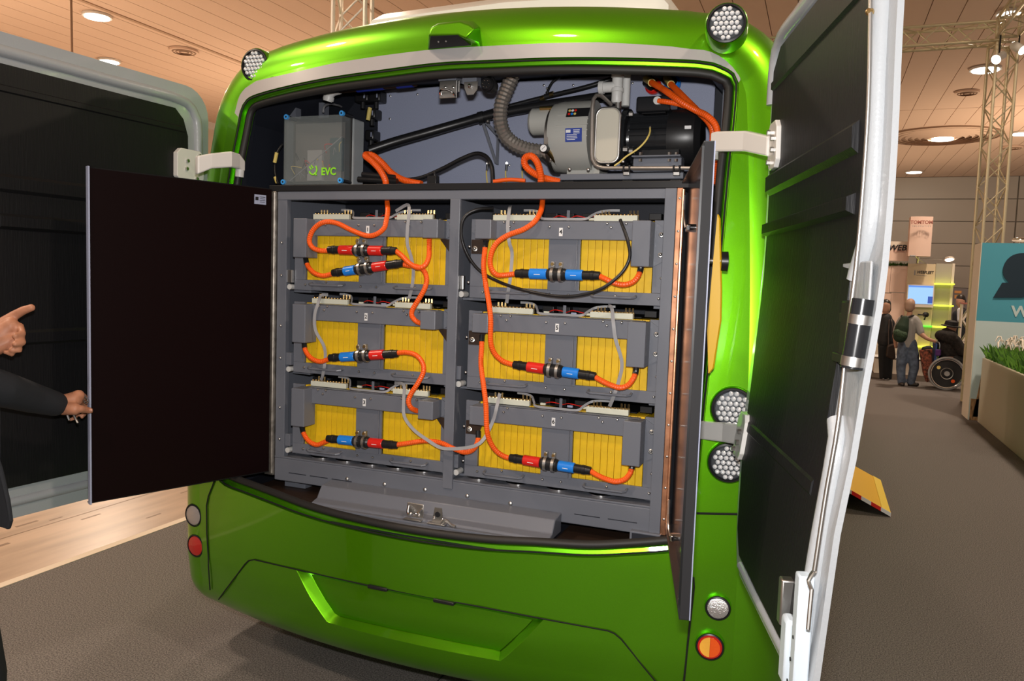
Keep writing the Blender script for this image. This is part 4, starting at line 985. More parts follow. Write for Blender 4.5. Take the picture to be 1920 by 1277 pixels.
bx2('stand_plate', (PY(1045, 318, 3.08).x + 0.03, 3.11, zr1), (xb + 0.03, 3.24, az - 0.10), 'pump_grey', t)
g = G()
for px, py in ((1068, 317), (1103, 318), (1140, 310), (1168, 303)): g.dome(PY(px, py, 2.985), V((0, -1, 0)), 0.007, 0.006)
stuff(g.build('bolts', 'zinc', t))
# gauge
q = PY(1019, 278, 2.99); k = G().lathe([(-0.0, 0.014), (0.0, 0.0165), (0.03, 0.0165), (0.032, 0.012)], q, (0, 1, 0), 24).build('pressure_gauge', 'black_plastic', t)
G().cyl(q + V((0, -0.001, 0)), q + V((0, 0.002, 0)), 0.0135, n=24).build('dial', 'label_white', k); G().tube([q + V((-0.006, -0.002, -0.005)), q + V((0.007, -0.002, 0.007))], 0.0008, 5).build('needle', 'ink', k)
G().cyl(q + V((0.006, 0.03, -0.004)), q + V((0.03, 0.10, -0.05)), 0.010, n=10).build('gauge_pipe', 'brass', t)
G().cyl(PY(1022, 286, 3.08), PY(1040, 300, 3.08), 0.030, n=20).build('inlet_elbow', 'zinc', t)
# PVC tee
q = PY(1161, 160, 3.05); top = PY(1159, 131, 3.05); bot = PY(1160, 194, 3.05)
k = lab(G().lathe([(0, 0.017), (0.008, 0.021), (0.04, 0.021), (0.042, 0.025), (0.055, 0.025), (0.057, 0.021), (0.095, 0.021), (0.097, 0.025), (0.115, 0.025), (0.12, 0.017)], top - V((0, 0, 0.125)), (0, 0, 1), 20).build('pipe_tee', 'pvc_grey', t), 'pale grey plastic pipe tee')
G().cyl(q + V((-0.07, 0.0, -0.005)), q + V((0.0, 0.0, -0.005)), 0.020, n=16).lathe([(0, 0.025), (0.018, 0.025)], q + V((-0.078, 0, -0.005)), (1, 0, 0), 16).build('tee_branch', 'pvc_grey', k)
G().cyl(top - V((0, 0, 0.005)), top + V((0, 0, 0.012)), 0.008, n=10).build('valve_tip', 'zinc', k); G().cyl(bot + V((0, 0, -0.02)), bot + V((0, 0, 0.02)), 0.012, n=12).build('stem', 'zinc', k)
G().cyl(top + V((0.025, 0.04, -0.13)), top + V((0.025, 0.04, 0.0)), 0.016, n=14).build('second_pipe', 'pvc_grey', k)
# electric motor
t = thing('electric_motor', 'black finned electric motor coupled to the compressor', 'motor', (PY(1250, 320, AY).x, AY, TZ + 0.02))
m0, m1 = ax_pt(1172), ax_pt(1318); R1 = 0.100; mz = PY(1250, 260, AY).z
G().lathe([(0, 0.05), (0, 0.118), (0.022, 0.118), (0.026, 0.09), (0.05, 0.085)], (m0, AY, mz), (1, 0, 0), 32).build('mounting_flange', 'black_enamel', t)
L = m1 - m0
G().lathe([(0.03, 0.088), (L*0.62, 0.088)], (m0, AY, mz), (1, 0, 0), 32).build('stator', 'black_enamel', t)
for i in range(24):
    a = 2*math.pi*i/24; d = V((0, -math.cos(a), math.sin(a)))
    G().obox(V((m0 + 0.03 + L*0.29, AY, mz)) + d*0.092, (L*0.56, 0.016, 0.003), (V((1, 0, 0)), d, V((1, 0, 0)).cross(d))).build('fin', 'black_enamel', t, smooth=0)
G().lathe([(L*0.60, 0.10), (L*0.60, 0.108), (L*0.82, 0.110), (L*0.93, 0.100), (L*1.0, 0.075), (L*1.0, 0.02)], (m0, AY, mz), (1, 0, 0), 32).build('fan_cowl', 'black_plastic', t)
q = PY(1290, 239, AY - 0.105); bx2('rating_label', q + V((-0.012, -0.003, -0.006)), q + V((0.012, 0.0, 0.006)), 'label_white', t, 0)
j0, j1 = PY(1195, 183, 3.06), PY(1258, 209, 3.06); bx2('junction_box', (j0.x, 3.04, j1.z), (j1.x, 3.20, j0.z), 'black_enamel', t, 0.008)
bx2('junction_foot', (j0.x + 0.02, 3.06, mz + 0.08), (j1.x - 0.02, 3.18, j1.z), 'black_enamel', t)
q = PY(1233, 189, 3.035); G().cyl(q + V((0, 0.01, 0)), q + V((0, -0.008, 0)), 0.015, n=16).build('cable_gland', 'pvc_grey', t)
f0, f1 = PY(1186, 296, 3.02), PY(1276, 320, 3.02)
bx2('foot_bracket', (f0.x, 3.03, f1.z), (f1.x, 3.10, f0.z), 'steel_grey', t, 0.004); bx2('bracket_top', (f0.x, 3.0, f0.z), (f1.x, 3.12, f0.z + 0.006), 'steel_grey', t)
bx2('motor_foot', (f0.x + 0.03, 3.03, f0.z + 0.006), (f1.x - 0.01, 3.12, mz - 0.06), 'black_enamel', t, 0.003)
g = G()
for px in (1201, 1255, 1268):
    for dz in (-0.012, 0.012): g.cyl(PY(px, 297, 3.015) + V((0, 0, dz)), PY(px, 297, 3.015) + V((0, 0, dz + 0.01)), 0.007, n=6)
g.cyl(PY(1169, 280, 3.03), PY(1177, 280, 3.03), 0.011, n=6); g.cyl(PY(1180, 283, 3.03), PY(1187, 283, 3.03), 0.010, n=6); g.cyl(PY(1180, 214, 3.05), PY(1187, 214, 3.05), 0.010, n=6)
stuff(g.build('foot_bolts', 'zinc', t))
bx2('coupling', (PY(1158, 258, AY).x, AY - 0.05, mz - 0.05), (m0 + 0.002, AY + 0.05, mz + 0.05), 'pvc_grey', t)
# hoses and pipes
conduit([(972,118,3.06),(963,138,3.05),(951,165,3.04),(940,195,3.03),(938,225,3.03),(946,252,3.04),(964,270,3.05),(988,280,3.06),(1012,284,3.07),(1032,287,3.09)], 'steel wound suction hose curving down to the compressor', name='suction_hose', m='hose_steel', r=0.031, pitch=0.007, amp=0.86, cat='hose', group=None)
conduit([(692,282,3.10),(740,266,3.15),(800,249,3.2),(860,232,3.25),(920,216,3.28),(1000,201,3.30),(1080,189,3.30),(1150,178,3.28)], 'thick black pipe rising diagonally across the grey bay panel', name='black_pipe', m='black_plastic', r=0.021, ribs=False, cat='pipe', group=None)
conduit([(700,274,3.155),(760,258,3.21),(830,236,3.265),(900,215,3.31),(960,198,3.33),(1026,181,3.345),(1100,163,3.35),(1150,147,3.36),(1170,141,3.36)], 'thinner black pipe lying along the thick diagonal black pipe', name='black_pipe', m='black_plastic', r=0.010, ribs=False, cat='pipe', group=None)
conduit([(756,338,3.035),(790,333,3.035),(830,316,3.03),(865,298,3.02),(893,288,3.02),(912,294,3.0),(922,312,2.98),(924,335,2.97),(924,346,2.97)], 'black cable arching in front of the grey panel and down into the rack top', name='black_cable', m='black_plastic', r=0.0085, ribs=False, group='black cables')
conduit([(1026,176,3.345),(1028,168,3.35),(1036,154,3.36),(1050,144,3.37)], 'thin black hose rising from the brass tee on the diagonal pipe', name='black_cable', m='black_plastic', r=0.006, ribs=False, group='black cables')
t = thing('brass_tee', 'small brass tee on the thin black hose', 'fitting', tuple(PY(1026, 181, 3.345)))
q = PY(1026, 181, 3.345); G().cyl(q + V((-0.03, 0, -0.010)), q + V((-0.012, 0, -0.004)), 0.0125, n=12).build('nut', 'brass', t); G().cyl(q + V((0.012, 0, 0.006)), q + V((0.03, 0, 0.010)), 0.0125, n=12).build('nut', 'brass', t); G().cyl(q + V((-0.012, 0, 0)), q + V((0.012, 0, 0.004)), 0.0115, n=12).cyl(q, q + V((0, 0, 0.020)), 0.008, n=12).build('tee_body', 'black_plastic', t)
t = thing('pipe_bracket', 'bent grey triangular bracket holding the diagonal black pipe', 'bracket', tuple(PY(910, 230, 3.3)))
for a, b in (((906, 230), (930, 305)), ((912, 230), (934, 255)), ((934, 255), (932, 308))):
    A, B = PY(*a, 3.28), PY(*b, 3.34); d = (B - A); G().obox((A + B)/2, (0.012, 0.006, d.length), ((d.cross(V((0, 1, 0)))).normalized(), V((0, 1, 0)), d.normalized())).build('strut', 'steel_grey', t, smooth=0)
q = PY(902, 220.7, 3.272); G().lathe([(-0.012, 0.0212), (-0.012, 0.027), (0.012, 0.027), (0.012, 0.0212)], q, PY(920, 216, 3.28) - PY(884, 225.5, 3.263), 20, caps=False).build('pipe_clamp', 'black_plastic', t); G().dome(PY(915, 228, 3.245), V((0.3, -1, 0.5)), 0.010, 0.012, 10).build('clamp_bolt', 'zinc', t)
# orange cables above the rack
conduit([(724,348,2.900),(722,336,2.900),(712,318,2.900),(698,303,2.905),(686,293,2.925),(688,290,2.96),(700,292,2.98),(716,305,2.99),(735,325,2.99),(758,338,2.98),(790,345,2.97)], 'thick orange cable folded back on itself beside the control box', r=0.014)
conduit([(1014,348,2.95),(1014,330,2.94),(1008,306,2.93),(997,293,2.93),(985,296,2.94),(984,308,2.95),(994,320,2.96),(1015,332,2.98),(1050,341,3.0)], 'orange cable twisted in a small loop below the pressure gauge', r=0.014)
conduit([(925,340.5,2.93),(955,337,2.94),(985,339,2.95)], 'short orange cable lying on the rack top below the bracket', r=0.008, ribs=False)
conduit([(1212,148,3.36),(1222,155,3.2),(1243,167,3.05),(1262,180,3.0),(1280,193,2.985),(1305,207,2.985),(1325,217,2.970),(1340,232,2.96),(1345,250,2.96),(1342,275,2.97),(1340,310,2.97),(1338,345,2.98)], 'thick orange motor cable bending down beside the motor', r=0.0125)
conduit([(1250,146,3.36),(1258,158,3.25),(1275,175,3.16),(1295,195,3.11),(1312,212,3.055),(1328,228,3.035),(1336,245,3.03),(1336,270,3.03)], 'second orange motor cable starting at the blue socket', r=0.0125)
conduit([(1234,189,3.03),(1250,191,3.022),(1275,196,3.026),(1298,204,3.022),(1313,213,3.018)], 'short orange cable from the motor junction box', r=0.010)
conduit([(1346,345,2.93),(1349,370,2.93),(1346,400,2.93),(1341,430,2.93),(1336,470,2.93)], 'orange cable running down behind the glossy rack door', r=0.011)
for px, py, m, lb in ((1226, 163, 'red_plastic', 'round socket with red collar on the bay panel'), (1262, 158, 'blue_plastic', 'round socket with blue collar on the bay panel')):
    q = PY(px, py, 3.41); t = thing('power_socket', lb, 'socket', tuple(q)); G().lathe([(0, 0.034), (-0.02, 0.034), (-0.03, 0.026)], q, (0, 1, 0), 24).build('collar', m, t)
    q2 = PY(px - 12, py - 13, 3.36); G().cyl(q + V((0, -0.02, 0)), q2, 0.026, n=16).build('plug', 'black_plastic', t); G().tube([PY(px - 14, py - 15, 3.34), PY(px - 9, py - 12, 3.28), PY(px - 4, py - 8, 3.20)] if px < 1240 else [PY(1250, 146, 3.34), PY(1254, 151.5, 3.30), PY(1258, 158, 3.25)], 0.0155, 12).build('marker_sleeve', 'yellow_tag', t)
G_ = G().tube(spline(cpath([(1219,240,3.03),(1218,250,3.01),(1210,265,2.99),(1195,280,2.98),(1175,293,2.980),(1162,304,2.984),(1152,311,2.984)], 3)), 0.0035, 8)
t = thing('earth_wire', 'yellow green earth wire across the motor', 'wire', tuple(PY(1219, 240, 3.03))); G_.build('wire', 'yellow_tag', t); G().dome(PY(1219, 239, 3.035), V((0.2, -1, 0.4)), 0.006, 0.008, 10).build('eyelet', 'zinc', t)
for px, wl in ((914, 'below the triangular bracket'), (950, 'between the bracket and the orange loop'), (981, 'close to the small orange loop')):
    t = thing('earth_wire', 'short earth wire with black sleeve ' + wl, 'wire', tuple(PY(px, 340, 3.38)), 'earth wires below the bay panel')
    G().tube(spline(cpath([(px, 310), (px - 2, 325), (px, 345)], 3.38)), 0.0035, 6).build('wire', 'yellow_tag', t); G().tube(cpath([(px, 308), (px - 1, 320)], 3.375), 0.006, 8).build('sleeve', 'black_plastic', t); G().cyl(PY(px, 306, 3.40), PY(px, 306, 3.37), 0.006, n=8).build('lug', 'zinc', t)
# breaker blocks beside the control box
for i, (px, py, w2, h2) in enumerate(((683, 183, 0.075, 0.05), (708, 182, 0.06, 0.055), (700, 215, 0.055, 0.05), (698, 255, 0.05, 0.05))):
    q = PY(px, py, 3.38); t = thing('cable_socket', ['black double cable socket next to the white elbow', 'black cable socket above the yellow marker', 'black cable socket behind the corner of the control box', 'lowest black cable socket on the bay panel'][i], 'socket', tuple(q), 'black sockets on the bay panel')
    G().box(q + V((-w2/2, -0.03, -h2/2)), q + V((w2/2, 0.04, h2/2))).build('shell', 'black_plastic', t, bevel=0.008)
    G().box(q + V((w2*0.2, -0.032, -0.01)), q + V((w2*0.3, -0.029, 0.012))).build('print', 'panel_grey', t, smooth=0)
    G().cyl(q + V((0, -0.01, -h2/2 - 0.03)), q + V((0, -0.01, -h2/2)), 0.012, n=12).build('gland', 'black_plastic', t)
q = PY(692, 214, 3.33); tag(G().cyl(q + V((-0.006, 0, -0.028)), q + V((0.004, 0, 0.03)), 0.010, n=12).build('cable_marker', 'yellow_tag'), 'yellow cable marker sleeve between black sockets', 'marker')
t = thing('pipe_elbow', 'white plastic pipe elbow under the opening seal', 'pipe', tuple(PY(620, 180, 2.96)))
G().tube(spline(cpath([(614,190,2.96),(617,180,2.96),(624,172,2.96),(636,168,2.96)], 2.96)), 0.020, 14).build('elbow', 'pvc_grey', t, smooth=60); G().tube(cpath([(615,188), (617,181)], 2.96), 0.024, 14).build('collar', 'pvc_grey', t)
t = thing('blue_pipe', 'dark blue pipe under the upper edge of the bay', 'pipe', tuple(PY(700, 162, 2.96)))
G().tube(cpath([(636,168), (780,155)], 2.96), 0.016, 12).build('pipe', 'brown_plate', t)
for a, b in (((670,165), (720,160)), ((745,158), (775,155))): G().tube(cpath([a, b], 2.96), 0.019, 14).build('sleeve', mat('deep_blue', (0.015, 0.03, 0.25), 0.4) if 'deep_blue' not in MATS else 'deep_blue', t)
conduit([(606,210,3.1),(608,200,3.12),(618,195,3.2),(632,197,3.3),(640,200,3.38)], 'thin grey cable arching behind the control box', name='grey_cable', m='grey_ribbon', r=0.005, ribs=False, group='grey cables')
t = thing('cable_junction', 'black corrugated cables lying on the rack top beside the control box', 'cable', tuple(PY(720, 335, 2.92)))
for a, b in (((672,336), (745,340)), ((680,327), (740,333))): G().tube(cpath([a, b], 2.942), 0.012, 10).build('cable', 'black_plastic', t)
q = PY(812, 338, 2.96); tag(G().box(q + V((-0.02, -0.015, -0.022)), q + V((0.022, 0.015, 0.018))).cyl(q + V((0.012, -0.01, 0.012)), q + V((0.012, -0.01, 0.034)), 0.006, n=8).build('cable_clamp', 'black_plastic', bevel=0.004), 'small black cable clamp on the rack top', 'clamp')
conduit([(522,345,2.95),(516,325,2.96),(516,300,2.97),(520,285,2.98),(530,270,3.0)], 'black cable with yellow markers beside the control box', name='black_cable', m='black_plastic', r=0.006, ribs=False, group='black cables')
for i, (a, b) in enumerate((((515,305), (519,286)), ((516,332), (520,343)))):
    tag(G().tube(cpath([a, b], 2.955), 0.008, 8).build('cable_marker', 'yellow_tag'), ['upper', 'lower'][i] + ' yellow marker on the black cable beside the control box', 'marker')
# strikers of the outer doors under the header
def hb(name, px0, py0, px1, py1, Y0, Y1, m, par): a, b = PY(px0, py0, Y0), PY(px1, py1, Y0); return G().box((a.x, Y0, b.z), (b.x, Y1, a.z)).build(name, m, par, smooth=0, bevel=0.002)
t = thing('door_striker', 'gold zinc door striker plate with wire loop under the header', 'striker', tuple(PY(841, 160, 2.80)))
hb('bracket', 822, 136, 855, 150, 2.80, 2.86, 'steel_grey', t); hb('plate', 824, 152, 856, 183, 2.79, 2.794, 'zinc', t); hb('back_plate', 838, 152, 861, 172, 2.80, 2.81, 'zinc', t)
G().tube(spline(cpath([(826,178,2.785),(826,170,2.77),(836,168,2.765),(848,173,2.77),(853,180,2.785)], 2.77)), 0.004, 8).build('loop', 'chrome', t)
g = G()
for px in (835, 850): g.dome(PY(px, 164, 2.789), V((0, -1, 0)), 0.006, 0.005)
stuff(g.build('screws', 'zinc', t))
t = thing('door_latch', 'zinc latch tongue with bolt under the header', 'latch', tuple(PY(881, 160, 2.80)))
hb('bracket', 867, 132, 893, 156, 2.80, 2.845, 'steel_grey', t)
P_ = [PY(x, y, 2.79) for x, y in ((870, 154), (896, 152), (895, 166), (888, 177), (876, 178), (871, 166))]
G().prism(P_, V((0, 0.004, 0))).build('tongue', 'zinc', t, smooth=0); G().dome(PY(881, 162, 2.789), V((0.2, -1, 0.3)), 0.009, 0.014, 10).build('bolt', 'chrome', t)
t = thing('reversing_camera', 'round black camera with small leds beside the latch', 'camera', tuple(PY(913, 158, 2.85)))
q = PY(917, 160, 2.84); G().lathe([(-0.03, 0.01), (-0.03, 0.020), (-0.02, 0.026), (0.03, 0.026), (0.035, 0.018)], q, (0, 1, 0), 24).build('housing', 'black_plastic', t)
g = G()
for a in range(6): g.ball(q + V((0.013*math.cos(a), -0.031, 0.013*math.sin(a))), 0.003, 6, 5)
stuff(g.build('leds', 'chrome', t)); G().lathe([(0, 0.026), (0, 0.031), (0.01, 0.031), (0.01, 0.026)], q + V((0.002, -0.01, 0)), (0.3, 1, 0), 24, caps=False).build('ring', 'black_plastic', t)
# small parts at the right side: spring, yellow flap, knob
t = thing('yellow_flap', 'tall narrow yellow sheet metal flap behind the glossy rack door', 'flap', tuple(PY(1345, 560, 2.60)))
P_ = [PY(x, y, 2.55) for x, y in ((1345, 402), (1348, 410), (1351, 545), (1350, 600), (1336, 690), (1328, 700), (1326, 620), (1332, 545))]
G().prism(P_, V((0.004, 0.006, 0))).build('sheet', 'yellow_paint', t, smooth=0); q = PY(1352, 490, 2.56)
G().lathe([(0, 0.018), (0.0, 0.03), (0.02, 0.031), (0.022, 0.02)], q, (1, 0.2, 0), 20).build('knob', 'black_plastic', t); G().cyl(q + V((-0.045, 0, 0)), q, 0.008, n=10).build('spindle', 'zinc', t)
# ------------------------------------------------------------------ outer rear doors of the bus
def interp(K, z):
    if z <= K[0][0]: return K[0][1]
    for (a, va), (b, vb) in zip(K, K[1:]):
        if z <= b: return va + (vb - va)*(z - a)/(b - a)
    return K[-1][1]
class Door:
    def __init__(s, h, f, sign, bulge):
        s.h = V((h[0], h[1], 0)); e = V((f[0], f[1], 0)); s.d = (e - s.h).normalized(); s.L = (e - s.h).length
        s.n = V((s.d.y, -s.d.x, 0)); s.n = s.n if s.n.x*sign > 0 else -s.n; s.b = bulge
    def P(s, q, z, n=0.0): return s.h + s.d*q + s.n*(n + interp(s.b, z)) + V((0, 0, z))
    def px(s, x, y, n=0.0):          # pixel -> (s, z) on the inner face
        r = V(ray(x, y)); c = V(CAM); off = n
        for _ in range(30):
            t = (s.h + s.n*off - c).dot(s.n)/r.dot(s.n); p = c + r*t; off = n + interp(s.b, p.z)
        return ((p - s.h).dot(s.d), p.z)
    def panel(s, poly, n0, n1, zs=0.08):
        vs = [V(p) for p in poly]; es = [(i, (i+1) % len(poly)) for i in range(len(poly))]
        a = min(p[0] for p in poly); b = max(p[0] for p in poly); c = min(p[1] for p in poly); d = max(p[1] for p in poly)
        z = c + zs/2
        while z < d:
            q = a + 0.06
            while q < b:
                if inpoly((q, z), poly): vs.append(V((q, z)))
                q += 0.12
            z += zs
        r = delaunay_2d_cdt(vs, es, [], 0, 1e-5); g = G(); n = len(r[0])
        fs = [f for f in r[2] if inpoly((sum(r[0][i].x for i in f)/3, sum(r[0][i].y for i in f)/3), poly)]
        g.v = [s.P(p.x, p.y, n0) for p in r[0]] + [s.P(p.x, p.y, n1) for p in r[0]]
        g.f = [tuple(f) for f in fs] + [tuple(i + n for i in reversed(f)) for f in fs]
        m = len(poly); g.f += [(i, (i+1) % m, n + (i+1) % m, n + i) for i in range(m)]
        return g
def rr2(x0, x1, z0, z1, rs, n=6, mid=14):
    P = []; C = ((x1, z1, -1, -1, 0), (x0, z1, 1, -1, 90), (x0, z0, 1, 1, 180), (x1, z0, -1, 1, 270))
    for (cx_, cz_, sx, sz, a0), r in zip(C, rs):
        for k in range(n + 1):
            a = math.radians(a0 + 90*k/n); P.append((cx_ + sx*r + r*math.cos(a), cz_ + sz*r + r*math.sin(a)))
    out = []
    for i in range(len(P)):
        a, b = P[i], P[(i+1) % len(P)]; L = math.hypot(b[0]-a[0], b[1]-a[1]); m = max(1, int(L/0.09))
        for k in range(m): out.append((a[0] + (b[0]-a[0])*k/m, a[1] + (b[1]-a[1])*k/m))
    return out
# right hand door
DR = Door((-0.17, 2.66), (0.115, 1.62), -1, [(0.85, 0.097), (1.03, 0.085), (1.18, 0.075), (1.29, 0.067), (1.43, 0.048), (1.58, 0.034), (1.70, 0.021), (1.80, 0.015), (1.90, 0.013), (2.04, 0.014), (2.20, 0.019), (2.50, 0.023)])
def fine(P, step=0.07):
    out = []
    for i in range(len(P)):
        a, b = P[i], P[(i+1) % len(P)]; m = max(1, int(math.hypot(b[0]-a[0], b[1]-a[1])/step))
        for k in range(m): out.append((a[0] + (b[0]-a[0])*k/m, a[1] + (b[1]-a[1])*k/m))
    return out
zb, zt = 0.925, 2.52
LR = DR.L
out = fine([(LR, zb), (LR, zt - 0.08), (LR - 0.03, zt - 0.02), (LR - 0.10, zt), (0.16, zt), (0.09, zt - 0.025), (0.045, zt - 0.09), (0.03, 2.1), (0.035, 1.7), (0.075, 1.42), (0.18, 1.12), (0.235, 1.0), (0.28, 0.945), (0.34, zb)])
dr = lab(DR.panel(out, -0.012, 0.0).build('rear_door', 'white_gelcoat', bus, smooth=40), 'white rear door with black liner, rod and lock, standing open')
lin = fine([(0.12, 2.39), (0.115, 2.15), (0.125, 1.71), (0.19, 1.40), (0.295, 1.05), (0.36, 0.992), (0.66, 0.985), (0.985, 0.98), (0.985, 1.44), (0.95, 1.48), (0.95, 1.81), (0.985, 1.85), (0.985, 2.44), (0.20, 2.44)])
liner = lab(DR.panel(lin, 0.0, 0.014).build('liner', 'black_liner', dr, smooth=40), 'black brushed insulating liner')
def rib(D, par, s0, s1, z0, z1, hgt=0.016, base=0.012, m='black_liner'):
    g = G(); prof = [(z0, 0), (z0 + (z1-z0)*0.2, hgt), (z0 + (z1-z0)*0.8, hgt), (z1, 0)]; N = 6
    for k in range(N + 1):
        for z, n in prof: g.v.append(D.P(s0 + (s1-s0)*k/N, z, base + n))
    for k in range(N):
        for i in range(3): g.f.append((k*4 + i, k*4 + i + 1, k*4 + 5 + i, k*4 + 4 + i))
    g.f += [(0, 1, 2, 3), (N*4, N*4+1, N*4+2, N*4+3)]
    return g.build('liner_fold', m, par, smooth=20)
rib(DR, dr, 0.13, 0.94, 2.02, 2.09); rib(DR, dr, 0.13, 0.94, 1.90, 1.945, 0.02)
rib(DR, dr, 0.13, 0.94, 2.33, 2.36, 0.010); rib(DR, dr, 0.24, 0.94, 1.32, 1.36, 0.006)
def ridge(D, par, pts, r=0.034, n=0.0): return G().tube(resample(spline([D.P(a, b, n) for a, b in pts], 0.02), 0.03), r, 12).build('door_rim', 'white_gelcoat', par, smooth=60)
sr = 1.015
ridge(DR, dr, [(sr, 2.47), (sr, 2.2), (sr, 1.98), (sr, 1.88), (sr - 0.015, 1.83), (sr - 0.04, 1.80), (sr - 0.05, 1.77)], 0.021, 0.004)
ridge(DR, dr, [(sr - 0.03, 1.49), (sr - 0.005, 1.46), (sr, 1.40), (sr, 1.2), (sr, 1.0), (sr, 0.95)], 0.021, 0.004)
ridge(DR, dr, [(0.085, 2.30), (0.10, 2.42), (0.18, 2.475), (0.5, 2.475), (sr, 2.475)], 0.024)
ridge(DR, dr, [(0.34, 0.955), (0.5, 0.952), (0.7, 0.952), (sr, 0.952)], 0.012)
# rod, guides, lock canister, lower lock
def dp(D, x, y, n): q = D.px(x, y, n); return D.P(q[0], q[1], n)
rod = [dp(DR, x, y, 0.03) for x, y in ((1633, -60), (1632, 20), (1628, 200), (1616, 380), (1605, 500), (1590, 620), (1572, 790), (1548, 930), (1527, 1070))]
k = G().tube(resample(spline(rod, 0.02), 0.03), 0.0042, 8).build('lock_rod', 'zinc', dr, smooth=60)
G().tube([dp(DR, x, y, 0.03) for x, y in ((1527, 1070), (1521, 1078), (1516, 1088), (1518, 1097), (1522, 1106), (1520, 1125), (1515, 1180))], 0.0042, 8).build('rod_crank', 'zinc', k)
G().ball(dp(DR, 1631, 22, 0.03), 0.008, 8, 6).build('rod_end', 'brass', k)
cq = (min(DR.L - 0.025, DR.px(1616, 635, 0.016)[0]), 1.66); czs = [DR.px(1625, y, 0.03)[1] for y in (566, 705)]
can = lab(G().cyl(DR.P(cq[0], czs[1], 0.016), DR.P(cq[0], czs[0] + 0.004, 0.016), 0.0205, n=24).build('lock_canister', 'black_enamel', dr), 'black cylindrical lock with steel bands')
for yy in (603, 690):
    zz = DR.px(1625, yy, 0.03)[1]; G().cyl(DR.P(cq[0], zz - 0.009, 0.016), DR.P(cq[0], zz + 0.009, 0.016), 0.0222, n=24).build('steel_band', 'zinc', can)
    G().obox(DR.P(cq[0] - 0.06, zz, 0.012), (0.09, 0.026, 0.018), (DR.d, DR.n, V((0, 0, 1)))).build('band_plate', 'black_plastic', can, bevel=0.002)
G().obox(DR.P(cq[0] - 0.05, (czs[0] + czs[1])/2, 0.012), (0.06, 0.03, czs[0] - czs[1]), (DR.d, DR.n, V((0, 0, 1)))).build('lock_body', 'black_plastic', can, bevel=0.005)
pk = DR.px(1640, 640, 0.0); G().obox(DR.P(DR.L - 0.10, (czs[0] + czs[1])/2, 0.002), (0.17, 0.006, 0.28), (DR.d, DR.n, V((0, 0, 1)))).build('lock_plate', 'white_gelcoat', can, bevel=0.003)
lq = DR.px(1535, 1200, 0.02)
lk = lab(G().obox(DR.P(DR.L - 0.045, 1.06, 0.02), (0.035, 0.03, 0.26), (DR.d, DR.n, V((0, 0, 1)))).build('bottom_lock', mat('pale_blue_plastic', (0.55, 0.63, 0.70), 0.35), dr, bevel=0.004), 'pale slotted lock strip at the free edge')
for i in range(5): G().cyl(DR.P(DR.L - 0.045, 0.97 + i*0.045, 0.0345), DR.P(DR.L - 0.045, 0.97 + i*0.045, 0.0362), 0.004, n=10).build('slot_hole', 'ink', lk)
G().obox(DR.P(DR.L - 0.12, 1.00, 0.02), (0.05, 0.025, 0.14), (DR.d, DR.n, V((0, 0, 1)))).build('bolt_housing', 'pale_blue_plastic', lk, bevel=0.008)
G().obox(DR.P(DR.L - 0.18, 1.08, 0.02), (0.03, 0.03, 0.10), (DR.d, DR.n, V((0, 0, 1)))).build('bolt_lever', 'zinc', lk, bevel=0.004)
# left hand door
DL = Door((-2.675, 2.955), (-2.752, 1.88), 1, [(0.8, 0.004), (1.6, 0.0), (2.55, 0.0)])
out = rr2(0.0, DL.L, 0.80, 2.553, (0.10, 0.13, 0.13, 0.06))
dl = lab(DL.panel(out, -0.035, 0.0).build('rear_door', 'white_gelcoat', bus, smooth=40), 'white rear door with black liner standing open behind the black rack door')
lin = [(0.13, 2.33), (0.155, 2.40), (0.20, 2.44), (DL.L - 0.12, 2.44), (DL.L - 0.10, 2.40), (DL.L - 0.10, 0.92), (0.16, 0.92), (0.115, 0.98)]
lab(DL.panel(lin, 0.0, 0.014).build('liner', 'black_liner', dl, smooth=40), 'black brushed insulating liner')
sL = DL.L - 0.105
rib(DL, dl, 0.15, sL, 1.99, 2.06, 0.014); rib(DL, dl, 0.13, sL, 1.86, 1.92, 0.018); rib(DL, dl, 0.13, sL, 1.44, 1.50, 0.012); rib(DL, dl, 0.15, sL, 2.34, 2.37, 0.008)
ridge(DL, dl, [(0.075, 0.95), (0.06, 1.6), (0.06, 2.3), (0.085, 2.44), (0.17, 2.485), (0.5, 2.487), (DL.L - 0.06, 2.487)], 0.022, -0.002)
ridge(DL, dl, [(0.10, 0.862), (0.5, 0.862), (DL.L - 0.06, 0.862)], 0.018, -0.002)
